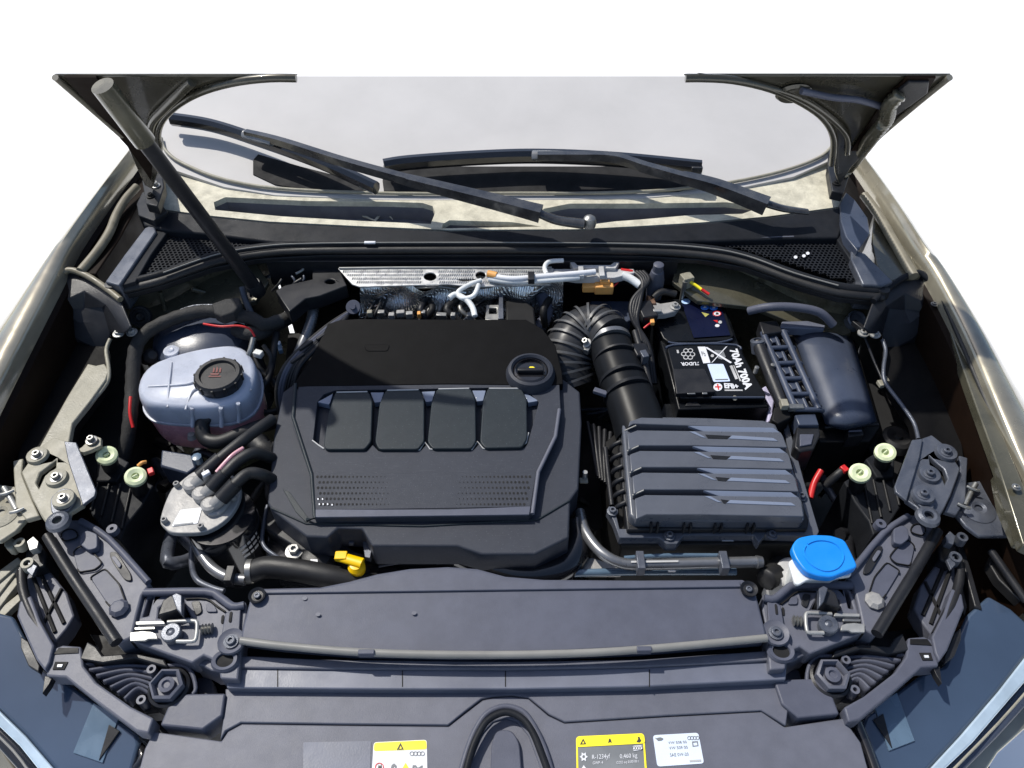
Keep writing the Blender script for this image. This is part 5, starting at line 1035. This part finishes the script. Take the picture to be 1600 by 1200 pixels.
slab('rack_clip_upper', [(1242, 648), (1274, 646), (1280, 664), (1248, 664)], .862, .03, K['fuse'], rk, bev=.003)
slab('rack_clip', [(1246, 664), (1280, 664), (1282, 680), (1272, 702), (1250, 706), (1241, 698)], .855, .06, K['black'], rk, bev=.004)
slab('rack_clip_face', [(1250, 678), (1272, 678), (1268, 694), (1250, 697)], .858, .005, K['grey'], rk, bev=.002)
fb = thing('fuse_box', 'fuse box with a smooth rounded blue grey lid near the right wheelhouse', 'fuse box', U(1300, 590, .84))
rows = []
for j in range(9):
    t_ = j / 8
    a = lerp2((1238, 520), (1289, 662), t_); b = lerp2((1332, 528), (1370, 658), t_)
    r_ = []
    for i in range(9):
        s_ = i / 8; q = lerp2(a, b, s_)
        z = .83 + .030 * math.sin(math.pi * (.08 + .84 * s_)) ** .8
        q = (q[0] + (0), q[1] - 6 * math.sin(math.pi * s_) * (1 if j < 8 else -.6)) if j in (0,) else q
        r_.append((q[0], q[1], z))
    rows.append(r_)
o = strip('rounded_lid', rows, K['fuse'], fb, sub=1, ang=60, thick=.02)
slab('lid_rear_edge', [(1218, 512), (1222, 502), (1262, 501), (1290, 508), (1288, 514), (1240, 512)], .868, .02, K['foam'], fb, bev=.003)
slab('box_body', [(1236, 530), (1336, 530), (1376, 668), (1360, 690), (1280, 690), (1270, 640)], .815, .12, K['dark'], fb, bev=.004)
slab('front_catch', [(1322, 662), (1346, 662), (1350, 680), (1326, 682)], .835, .03, K['black'], fb, bev=.002)
tube('catch_edge', [(1326, 674, .84), (1346, 673, .84)], .0015, K['grey'], fb, n=1); tube('front_edge', [(1288, 668, .832), (1330, 664, .834), (1372, 664, .828)], .003, K['black'], fb, n=2)
# brake fluid style cap + rod
pc = thing('pull_cable', 'thin hood release cable running from a grey round grommet', 'cable', U(1338, 500, .86))
lathe('grommet', U(1338, 500, .87), [(.0165, -.02), (.018, .004), (.015, .006), (.012, .0), (0, -.002)], K['steelp'], pc, axis=(0, -.45, .9))
tube('cable', [(1338, 502, .885), (1350, 524, .87), (1364, 560, .85), (1378, 592, .84)], .0024, K['black'], pc); box('cable_end', U(1342, 510, .882), (.010, .028, .010), K['black'], pc, rot=(0, 0, 30))
for q in ((1376, 600), (1384, 594)): box('white_clip', U(q[0], q[1], .846), (.009, .014, .008), K['cream'], pc, rot=(0, 0, 10))
hn = thing('horn', 'dark round horn in the gap before the right bracket', 'horn', U(1404, 680, .78))
lathe('horn_disc', U(1404, 682, .80), [(0, .004), (.006, .004), (.008, 0), (.02, .002), (.026, -.002), (.028, -.02)], K['rubber'], hn)
hose('red plastic strap below the right end of the air filter box', [(1266, 778, .80), (1272, 755, .81), (1283, 735, .82)], .0052, 'red', 'red_strap', 'strap')
o = box('red_clip', U(1319, 733, .83), (.010, .012, .008), K['red'], None, rot=(0, 0, 30)); solo(o, 'small red clip beside the right green plug', 'clip')
hose('black cable stub between red strap and right green plug', [(1290, 758, .80), (1308, 742, .82), (1318, 734, .825)], .007, 'rubber', 'cable_stub', 'cable')
# ================================================================ AIR FILTER BOX
af = thing('air_filter_box', 'large blue grey air filter box with stepped ribs across its lid', 'air filter box', U(1110, 740, .85))
lid = [(972, 664), (980, 656), (1000, 650), (1100, 652), (1192, 656), (1212, 662), (1224, 690), (1244, 744), (1257, 796), (1258, 808), (1254, 813), (1100, 813), (992, 811), (984, 804), (978, 740)]
ld = slab('lid', lid, .862, .03, K['air'], af, bev=.006, seg=3)
slab('lid_skirt', [(966, 668), (1210, 664), (1264, 812), (1262, 826), (980, 828), (972, 760)], .842, .03, K['black'], af, bev=.004)
G = [(666, 988, 1072, 1098, 1222, 16), (698, 992, 1079, 1106, 1232, 17), (732, 996, 1086, 1114, 1241, 17), (767, 1000, 1096, 1122, 1250, 18), (806, 1004, 1100, 1126, 1258, 4)]
prev = None
for k in range(5):
    y0, xl, xj, xk, xr, dy = G[k]
    up = [(974 + k * 3, 668)] if False else None
    if k == 0: pts = [(984, 658), (1002, 652), (1190, 657), (1208, 662), (1216, 672), (1210, 669), (990, 662), (982, 666)]
    else:
        Y0, XL, XJ, XK, XR, DY = G[k - 1]
        pts = [(XL - 8, Y0 + 12), (XL + 8, Y0 + 6), (XJ, Y0 + 7), (XR - 2, Y0 + 9), (XR + 2, Y0 + 16), (xr - 2, y0 + 1), (xj + 2, y0 - 2), (xl + 6, y0 - 2), (xl - 10, y0 + 5)]
    taper('rib_plank', pts, .876, .016, K['air'], ld, s=1.006, bev=.0024, seg=3)
    if k < 4:
        slab('rib_ramp_highlight', [(xj + 3, y0 - 1, .8765), (xr - 14, y0 + 2, .8765), (xr - 1, y0 + 11, .872), (xk + 6, y0 + 10, .872)], .875, .006, K['airlight'], ld, bev=.0012)  # ramps, tips and bars: sky highlights painted in paler plastic
        slab('rib_tip_highlight', [(xj + 5, y0 + 8), (xj + 14, y0 + 8), (xk + 6, y0 + 18), (xk - 1, y0 + 17)], .8772, .002, K['airlight'], ld, bev=.0008)
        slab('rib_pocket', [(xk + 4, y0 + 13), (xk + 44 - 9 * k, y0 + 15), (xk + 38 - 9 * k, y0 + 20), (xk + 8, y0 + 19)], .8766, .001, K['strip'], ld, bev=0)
        slab('rib_highlight_bar', [(xk + 46 - 9 * k, y0 + 14), (xr - 14, y0 + 18), (xr - 6, y0 + 23), (xk + 40 - 9 * k, y0 + 19)], .8772, .002, K['airlight'], ld, bev=.0008)
        tube('left_end_highlight', [(xl - 12, y0 + 7, .872), (xl + 6, y0 - 1, .877)], .0014, K['lip'], ld, n=1, seg=6)  # pale line paints the light on the groove's left end
tube('front_edge', [(992, 812, .864), (1020, 806, .866), (1100, 807, .866), (1254, 810, .864)], .0022, K['wsoft'], af, n=1, seg=8)  # pale line paints the highlight on the front edge
slab('base_flange', [(948, 796), (952, 790), (962, 800), (968, 826), (1028, 826), (1056, 826), (1170, 824), (1262, 822), (1222, 660), (1232, 662), (1256, 750), (1280, 830), (1276, 838), (1196, 835), (1186, 848), (1178, 836), (1068, 836), (1058, 850), (1042, 850), (1030, 840), (968, 840), (958, 812)], .832, .02, K['air'], af, bev=.002)
slab('base_body', [(946, 690), (972, 668), (1216, 668), (1274, 838), (1240, 850), (970, 852), (955, 800)], .815, .16, K['dark'], af, bev=.004)
for x in (1021, 1072, 1120, 1170): 
    for d in (-5, 5): box('lid_clip', U(x + d, 818, .846), (.003, .024, .02), K['black'], af, bev=.001)
    bolt(af, x, 824, .836, .003, .003, K['steel'], kind='torx')
for q in ((1046, 837), (957, 799), (1206, 836), (1252, 776)): bolt(af, q[0], q[1], .835, .0055, .006, K['steelp'], kind='torx')
for k in range(6):
    y = 690 + k * 19
    tube('side_rib', [(970 + k * 1.5, y, .845), (956 + k * 1.5, y + 8, .835), (950 + k * 1.6, y + 24, .80)], .004, K['black'], af, n=3)
tube('side_flange', [(946, 700, .83), (950, 740, .83), (956, 790, .83)], .004, K['black'], af)
decal('moulded_letters', [(1128, 840), (1146, 840), (1146, 846), (1128, 846)], .817, K['wsoft'], af, h=.0003)
# brackets between engine cover and filter
mc = thing('cable_guide', 'dark ribbed cable guide in the gap between engine cover and air filter box', 'cable guide', U(930, 720, .8))
for k in range(5): tube('guide_branch', [(918 + k * 9, 660 + k * 4, .80), (926 + k * 6, 700 + k * 5, .80), (934 + k * 4, 745 + k * 3, .79)], .004, K['black'], mc)
lathe('stud', U(914, 741, .83), [(.004, -.01), (.004, .006), (0, .006)], K['white_steel'], mc, seg=10); box('stud_plate', U(912, 751, .82), (.014, .01, .004), K['cream'], mc)
# AC pipes
ap = thing('coolant_pipe', 'dark metal pipe sweeping right below the air filter box with clips', 'pipe', U(1050, 878, .8))
tube('main_pipe', [(906, 800, .80), (914, 830, .81), (938, 862, .815), (972, 880, .815), (1020, 882, .815), (1100, 880, .815), (1182, 878, .815)], .0085, K['pipe'], ap)
tube('upper_pipe', [(975, 872, .81), (1040, 868, .81), (1125, 868, .81)], .0035, K['lens2'], ap)
for q in ((1000, 880), (1130, 880)): box('pipe_clip', U(q[0], q[1], .82), (.012, .03, .022), K['steelp'], ap)
box('white_clip', U(1050, 891, .808), (.012, .004, .006), K['white'], ap); lathe('pipe_end', U(1182, 878, .815), [(0, .010), (.008, .009), (.010, 0), (0, -.004)], K['pipe'], ap, axis=(1, 0, 0))
decal('pipe_print', [(986, 876.5), (1060, 875.5), (1060, 878.5), (986, 879.5)], .8245, K['wsoft'], ap, h=.0003)
tube('lower_rail', [(890, 896, .79), (1000, 893, .79), (1150, 893, .79)], .006, K['lens2'], ap)
o = slab('hot_plate', rnd([(900, 892), (910, 875), (925, 871), (965, 884), (975, 892)], 6), .785, .02, K['alu'], None, bev=.003); solo(o, 'pale metal plate glinting under the curved coolant pipe', 'plate')
hose('big black hose drooping under the front right of the engine cover', [(720, 868, .79), (760, 885, .79), (820, 900, .79), (880, 888, .79), (905, 850, .79), (900, 820, .79)], .022, 'blackgloss')
# front of engine small items
yd = thing('dipstick', 'bright yellow dipstick handle below the front of the engine cover', 'dipstick', U(550, 878, .8))
tube('grip', [(528, 869, .822), (545, 874, .822), (566, 880, .822)], .0085, K['yellow'], yd, flat=.6, n=3); lathe('grip_head', U(557, 885, .815), [(.012, -.012), (.013, 0), (.009, .006), (0, .007)], K['yellow'], yd)
box('grip_tip', U(533, 869, .824), (.018, .014, .008), K['yellow'], yd, bev=.002)
fs = thing('front_sensor', 'round black sensor with a small white tag, left of the dipstick', 'sensor', U(497, 875, .79))
lathe('dome', U(496, 872, .79), [(.026, -.03), (.026, 0), (.022, .008), (.012, .012), (0, .012)], K['black'], fs); decal('white_tag', [(485, 874), (496, 874), (498, 886), (486, 886)], .804, K['white'], fs)
sc = thing('mount_bolt', 'zinc bolt on a small lug at the front left of the engine cover', 'bolt', U(460, 862, .79)); bolt(sc, 460, 861, .795, .009, .009, K['white_steel']); box('lug', U(466, 858, .793), (.018, .014, .004), K['steel'], sc)
sb = thing('ball_stud', 'shiny dark ball stud under the middle front edge of the engine cover', 'stud', U(684, 868, .8)); lathe('ball', U(684, 868, .80), [(0, .014), (.008, .012), (.013, .005), (.013, -.004), (.008, -.012), (0, -.014)], K['fuse'], sb)
db = thing('dipstick_bracket', 'small metal bracket in the notch of the engine cover above the dipstick', 'bracket', U(565, 855, .8))
slab('bracket_arm', [(566, 842), (572, 842), (580, 862), (578, 872), (570, 870)], .815, .012, K['steelp'], db, bev=.001); box('bracket_pin', U(550, 845, .812), (.008, .014, .006), K['steelp'], db)
slab('bracket_slot', [(532, 842), (566, 842), (574, 870), (560, 866), (548, 860)], .80, .01, K['void'], db)
tube('thin_cable', [(592, 885, .78), (620, 880, .785), (645, 876, .79), (662, 875, .79)], .002, K['steelp'], db)
# ================================================================ COOLANT TANK
ct = thing('coolant_tank', 'milky white coolant expansion tank with pink fluid at its foot', 'coolant tank', U(310, 620, .8))
T = smooth([(214, 612), (222, 586), (246, 566), (300, 549), (350, 541), (378, 543), (397, 562), (400, 592), (386, 622), (350, 638), (290, 640), (240, 636), (222, 628)], 3)
def loops(name, ls, m, par, ang=45):
    bm = bmesh.new(); base = W([p[:2] for p in T], .86); c = sum(base, Vector()) / len(base); rr = []
    for s_, z in ls: rr.append([bm.verts.new(Vector((c.x + (p.x - c.x) * s_, c.y + (p.y - c.y) * s_, z))) for p in base])
    for a, b in zip(rr, rr[1:]):
        for k in range(len(a)): bm.faces.new((a[k], a[(k + 1) % len(a)], b[(k + 1) % len(a)], b[k]))
    bm.faces.new(rr[0][::-1]); bm.faces.new(rr[-1]); return fin(name, bm, m, par, ang=ang)
loops('tank_upper', [(.90, .866), (.965, .862), (.99, .852), (1.0, .835), (1.0, .822)], K['tank'], ct)
loops('seam_flange', [(1.0, .822), (1.035, .8215), (1.035, .817), (1.0, .8165)], K['tank'], ct)
loops('tank_lower', [(1.0, .8165), (.995, .80), (.97, .765), (.90, .745)], K['coolant'], ct)
for q in ((300, 641), (345, 641), (372, 634), (390, 612)): tube('moulded_rib', [(q[0], q[1] - 4, .862), (q[0] + 1, q[1] + 12, .838), (q[0] + 1, q[1] + 26, .822)], .0035, K['tank'], ct, n=3)
tube('top_ridge', [(232, 604, .866), (290, 600, .868), (310, 592, .868)], .002, K['tank'], ct); tube('top_ridge', [(290, 640, .862), (300, 612, .868), (312, 606, .868)], .002, K['tank'], ct)
tube('top_ridge', [(268, 566, .867), (264, 600, .868), (262, 636, .862)], .0018, K['tank'], ct)
lathe('mounting_ear', U(268, 549, .85), [(.0, .004), (.004, .005), (.006, .003), (.014, .003), (.015, -.012)], K['tank'], ct); lathe('neck', U(340, 590, .866), [(.042, -.004), (.040, .004), (.034, .006)], K['tank'], ct)
c = U(340, 584, .888)
tc_ = lathe('cap', c, [(.038, -.022), (.0405, -.012), (.0405, -.002), (.037, .002), (.031, .002), (.029, -.003), (0, -.003)], K['black'], ct, seg=40, label='black screw cap with a red steam symbol')
for k in range(12):
    a = k * math.pi / 6; box('grip_notch', c + Vector((math.cos(a) * .0402, math.sin(a) * .0402, -.008)), (.004, .004, .014), K['rubber'], tc_, rot=(0, 0, math.degrees(a)), bev=.001)
red = mat('red_dark_print', (.13, .02, .018), .5)
for k in range(3): decal('steam_mark', [(332 + k * 5, 582), (334 + k * 5, 574 - (k == 1) * 2), (336 + k * 5, 576), (335 + k * 5, 582)], .8855, red, tc_)
decal('steam_base', [(326, 587.5), (345, 587.5), (345, 589.2), (326, 589.2)], .8855, red, tc_); decal('steam_pan', [(328, 583.5), (343, 583.5), (341, 586), (330, 586)], .8855, red, tc_)
hose('black hose leaving the front of the coolant tank and bending right', [(322, 648, .83), (316, 668, .82), (322, 686, .81), (345, 690, .81), (380, 676, .81), (420, 662, .80), (440, 658, .79)], .0125)
lathe('spout', U(325, 652, .83), [(.0105, -.02), (.011, .008), (.008, .01), (0, .01)], K['black'], ct, axis=(-.1, -.5, .8))
o = lathe('harness_ball', U(301, 683, .79), [(0, .01), (.006, .009), (.009, 0), (0, -.008)], K['alu'], None); solo(o, 'round metal stud under the pink foot of the coolant tank', 'stud')
# strut dome behind
sdm = thing('strut_dome', 'dark rounded suspension dome behind the coolant tank', 'dome', U(320, 530, .8))
lathe('dome', U(320, 545, .80), [(.10, -.15), (.095, .0), (.085, .035), (.06, .052), (.02, .058), (0, .058)], K['fuse'], sdm, seg=40)
sdm = thing('strut_dome', 'dark suspension dome in the gap right of the fuse box', 'dome', U(1395, 560, .74))
lathe('dome', U(1396, 560, .72), [(.06, -.15), (.058, .0), (.04, .03), (0, .035)], K['dark'], sdm, seg=32)
# taped harness left
hose('thick cloth taped wiring loom curving round the left rear of the coolant tank', [(440, 500, .87), (412, 508, .875), (395, 498, .88), (340, 487, .885), (300, 489, .885), (258, 503, .88), (226, 522, .87), (212, 545, .86), (208, 580, .84), (206, 620, .82), (200, 680, .79), (190, 720, .76)], .0125, 'tape', 'taped_loom', 'wiring loom', corr=.0006, step=.012)
o = slab('loom_branch', [(330, 474), (352, 466), (374, 464), (378, 476), (364, 488), (346, 494), (334, 488)], .905, .022, K['tape'], None, bev=.006, seg=3); solo(o, 'lumpy taped knot in the wiring loom behind the coolant tank', 'wiring loom')
hose('white thin tube above the taped loom at the left rear', [(282, 485, .89), (305, 478, .892), (336, 477, .892)], .0028, 'steelp', 'thin_tube', 'tube')
hose('thin grey and pink wire hooking down at the right rear of the coolant tank', [(318, 506, .895), (345, 510, .90), (372, 509, .90), (390, 514, .895), (398, 526, .885)], .002, 'red', 'pink_wire', 'wire')
hose('red wire beside the left foot of the taped loom', [(204, 620, .835), (203, 645, .825), (208, 668, .81)], .0028, 'red', 'red_wire', 'wire')
hose('small metal pipe stub behind the coolant tank right corner', [(396, 528, .88), (392, 545, .87), (388, 556, .86)], .005, 'steel', 'pipe_stub', 'pipe')
o = lathe('wheelhouse_plug', U(236, 556, .84), [(.012, -.03), (.014, 0), (.008, .01), (0, .012)], K['black'], None, axis=(.5, -.3, .5)); solo(o, 'round black plug left of the coolant tank top', 'plug')
# clips in the dark right of strut
gc = thing('linkage', 'tangle of small dark brackets beneath the gas strut foot', 'linkage', U(440, 440, .85))
for i in range(9):
    x, y = 400 + random.random() * 75, 412 + random.random() * 40
    tube('link_rod', [(x, y, .89), (x + random.uniform(-14, 14), y + 8, .885), (x + random.uniform(-20, 20), y + 18, .87)], random.choice([.0025, .004]), K[random.choice(['steel', 'black', 'steelp', 'rubber'])], gc, n=3)
tube('bright_rod', [(436, 408, .90), (462, 412, .90), (474, 420, .895), (462, 428, .893)], .003, K['steel'], gc)
# blue sensor bits
bs = thing('blue_white_plug', 'small blue and white plug in the gap left of the engine cover', 'plug', U(437, 545, .83)); box('blue_part', U(438, 545, .84), (.008, .018, .01), K['lens2'], bs, rot=(0, 0, 20)); box('white_part', U(435, 538, .842), (.008, .010, .01), K['white'], bs)
o = box('white_connector', U(404, 553, .84), (.016, .012, .012), K['wtank'], None, rot=(0, 0, -20)); solo(o, 'white connector at the right edge of the coolant tank', 'connector')
# ================================================================ FUEL FILTER
ff = thing('fuel_filter', 'fuel filter with a cast metal top and black canister at the left front', 'fuel filter', U(320, 790, .75))
ft = smooth([(250, 814), (256, 790), (268, 764), (282, 752), (302, 737), (330, 730), (356, 738), (373, 752), (376, 772), (366, 796), (348, 816), (322, 830), (296, 833), (268, 832), (256, 824)], 3)
cst = slab('cast_top', [p[:2] for p in ft], .845, .010, K['alu'], ff, bev=.003, seg=3)
slab('cast_dome', rnd([(300, 752), (330, 742), (356, 748), (366, 770), (346, 802), (322, 806), (318, 780)], 10), .852, .010, K['alu'], ff, bev=.006, seg=3)
lathe('canister', U(344, 806, .83), [(0, .0), (.052, .0), (.054, -.004), (.054, -.13), (.03, -.15), (0, -.15)], K['blackgloss'], ff, seg=40)
decal('data_label', rq((282, 797), (316, 793), (309, 818), (268, 823), 2), .8455, K['white'], ff)
decal('label_print_line', [(272, 820), (302, 816.5), (302, 818.5), (272, 822)], .8455, K['greyink'], ff, lift=.0012)
for q in ((277, 759), (258, 815), (315, 825), (366, 780)): bolt(cst, q[0], q[1], .846, .0048, .008, K['alu'], kind='torx', washer=False)
for i, q in enumerate(((303, 753), (318, 768), (332, 785))):
    a, b = (q[0], q[1] + 6, .852), (q[0] + 24, q[1] - 16, .875)
    tube('spigot', [(q[0] - 8, q[1] + 8, .85), a, b], .010, K['alu'], ff, n=2); lathe('spigot_boss', U(q[0] - 4, q[1] + 4, .855), [(.013, -.008), (.013, .004), (.009, .007), (0, .007)], K['alu'], ff)
tube('label_on_canister', [(378, 800, .80), (388, 832, .77)], .001, K['wsoft'], ff, n=1)
# printed emblem on the canister side: four rings and a part line
c0 = U(344, 806, .83); bm = bmesh.new()
def onc(a, z): return Vector((c0.x + math.cos(a) * .0546, c0.y + math.sin(a) * .0546, z))
for k in range(3):
    z0 = .805 - k * .012
    for s0, s1 in ((-.55, -.35), (-.31, -.2), (-.16, 0), (.05, .12)):
        V = [onc(s0 - .35, z0), onc(s1 - .35, z0), onc(s1 - .35, z0 - .006), onc(s0 - .35, z0 - .006)]; bm.faces.new([bm.verts.new(v) for v in V])
fin('printed_marks', bm, K['wsoft'], ff)
fh = thing('fuel_hoses', 'three black quick connector fuel hoses rising from the fuel filter', 'hoses', U(370, 720, .87))
HS = [[(312, 745, .868), (345, 716, .88), (385, 684, .88), (425, 655, .86)], [(330, 763, .868), (352, 740, .88), (375, 718, .885), (398, 708, .88), (425, 716, .85)], [(345, 780, .868), (368, 756, .88), (388, 740, .88), (410, 742, .87), (430, 752, .84)]]
for h_ in HS:
    tube('hose', h_, .0095, K['rubber'], fh); a, b = h_[0], h_[1]
    tube('quick_connector', [a, ((a[0] + b[0]) / 2, (a[1] + b[1]) / 2, (a[2] + b[2]) / 2), b], .0122, K['black'], fh, n=2, seg=8)
tube('red_stripe', [(338, 738, .885), (362, 712, .892), (380, 700, .89)], .003, K['coolant'], fh); box('white_tab', U(322, 740, .882), (.012, .008, .006), K['white'], fh, rot=(0, 0, 40))
lg = thing('lug_nut', 'small pale cap above the fuel filter', 'cap', U(310, 716, .85)); lathe('cap', U(308, 716, .86), [(.007, -.01), (.008, .004), (0, .006)], K['lens2'], lg, seg=8)
o = slab('blue_connector', [(252, 702), (300, 710), (306, 730), (292, 740), (250, 728)], .80, .05, K['fuse'], None, bev=.005); solo(o, 'bluish black connector block behind the fuel filter', 'connector')
# pipes lower left
hose('thick black coolant hose coming out of the front left corner toward the radiator lid', [(392, 894, .80), (420, 886, .805), (470, 892, .805), (520, 902, .80), (580, 915, .78)], .0165, 'rubber', r2=.018)
o = lathe('hose_clamp', U(391, 893, .80), [(.0175, -.004), (.0185, -.004), (.0185, .004), (.0175, .004)], K['steel'], None, axis=(1, .1, 0)); solo(o, 'bright ring clamp on the end of the thick front hose', 'clamp')
hose('shiny steel pipe bending under the fuel filter to the ring clamp', [(305, 845, .80), (316, 868, .80), (332, 888, .80), (356, 902, .80), (384, 906, .80)], .0085, 'pipe', 'steel_pipe', 'pipe')
hose('thin dark pipe beside the shiny pipe under the fuel filter', [(300, 848, .78), (300, 885, .79), (308, 906, .80), (330, 918, .80), (350, 924, .80)], .0045, 'steelp', 'thin_pipe', 'pipe')
o = box('pipe_clip', U(360, 900, .81), (.012, .026, .018), K['black'], None); solo(o, 'black clip around the shiny steel pipe', 'clip')
hose('thin black cable framing the left side of the engine cover', [(418, 790, .80), (412, 820, .80), (411, 850, .80), (430, 868, .80), (455, 880, .79)], .0032, 'steelp', 'edge_cable', 'cable')
hose('ribbed round hose end poking out at the left edge of the engine cover', [(400, 690, .82), (412, 702, .82), (424, 706, .815)], .018, 'rubber', corr=.0015, step=.004)
cr = thing('red_tipped_wire', 'orange and red wire ends beside the left green plug', 'wire', U(225, 735, .83)); tube('orange_wire', [(216, 728, .84), (222, 723, .843), (228, 722, .84)], .003, K['orange'], cr); box('red_cap', U(236, 737, .84), (.009, .012, .008), K['red'], cr, rot=(0, 0, 30))
lt = thing('sunlit_bolt', 'sunlit bolt and bracket above the upper left green plug', 'bracket', U(142, 690, .85)); slab('tab', [(122, 702), (128, 698), (146, 680), (158, 684), (158, 696), (140, 704), (128, 708)], .86, .008, K['cream'], lt); bolt(lt, 143, 688, .864, .006, .008, K['steel'])
# dark clutter deep in the gaps: hoses and cables that give the gloom some shape
gl = [('left', 215, 420, 690, 900, 14), ('right', 1280, 1380, 690, 880, 8), ('middle', 905, 960, 640, 860, 8), ('rear', 880, 1010, 440, 520, 6)]
for nm, x0, x1, y0, y1, n_ in gl:
    th = thing('lower_hoses', 'dim hoses and cables deep in the ' + nm + ' gap of the bay', 'hoses', U((x0 + x1) / 2, (y0 + y1) / 2, .7))
    for i in range(n_):
        x, y = random.uniform(x0, x1), random.uniform(y0, y1); z = random.uniform(.60, .72); q = [(x, y, z)]
        for k in range(3):
            x = min(x1, max(x0, x + random.uniform(-50, 50))); y = min(y1, max(y0, y + random.uniform(-50, 50))); q.append((x, y, z + random.uniform(-.02, .03)))
        tube('hose', q, random.choice([.004, .007, .011]), K[random.choice(['rubber', 'black', 'dark', 'tape', 'steelp'])], th, n=5, seg=8)
# ================================================================ WASHER CAP
wc = thing('washer_cap', 'bright blue washer fluid cap on its white filler neck', 'cap', U(1288, 870, .86))
capo = rnd([(1236, 855), (1246, 840), (1270, 835), (1298, 836), (1320, 843), (1330, 862), (1341, 886), (1322, 893), (1300, 902), (1278, 900), (1258, 892), (1244, 874)], 7)
cpl = slab('cap_plate', capo, .872, .014, K['blue'], wc, bev=.004, seg=3)
tube('cap_ridge', [(*p, .8725) for p in smooth([(1262, 850), (1282, 844), (1306, 850), (1318, 868), (1310, 886), (1290, 892), (1268, 882), (1256, 864)], 4)], .0016, K['blue'], cpl, n=1, seg=6)
slab('neck_flange', rnd([(1232, 878), (1240, 872), (1322, 880), (1331, 890), (1330, 900), (1296, 904), (1262, 906), (1248, 914), (1242, 912)], 4), .858, .006, K['wtank'], wc, bev=.002)
slab('neck', [(1244, 862), (1310, 862), (1320, 892), (1300, 904), (1256, 904), (1240, 886)], .852, .10, K['wtank'], wc, bev=.006)
slab('reservoir_shoulder', rnd([(1206, 890), (1222, 870), (1240, 868), (1250, 900), (1246, 920), (1220, 912)], 8), .80, .08, K['wsoft'], wc, bev=.008)
# right front small items
hose('black ribbed hose end beside the right end of the radiator lid', [(1196, 906, .80), (1208, 898, .79), (1218, 885, .77)], .016, 'rubber', corr=.0015, step=.004)
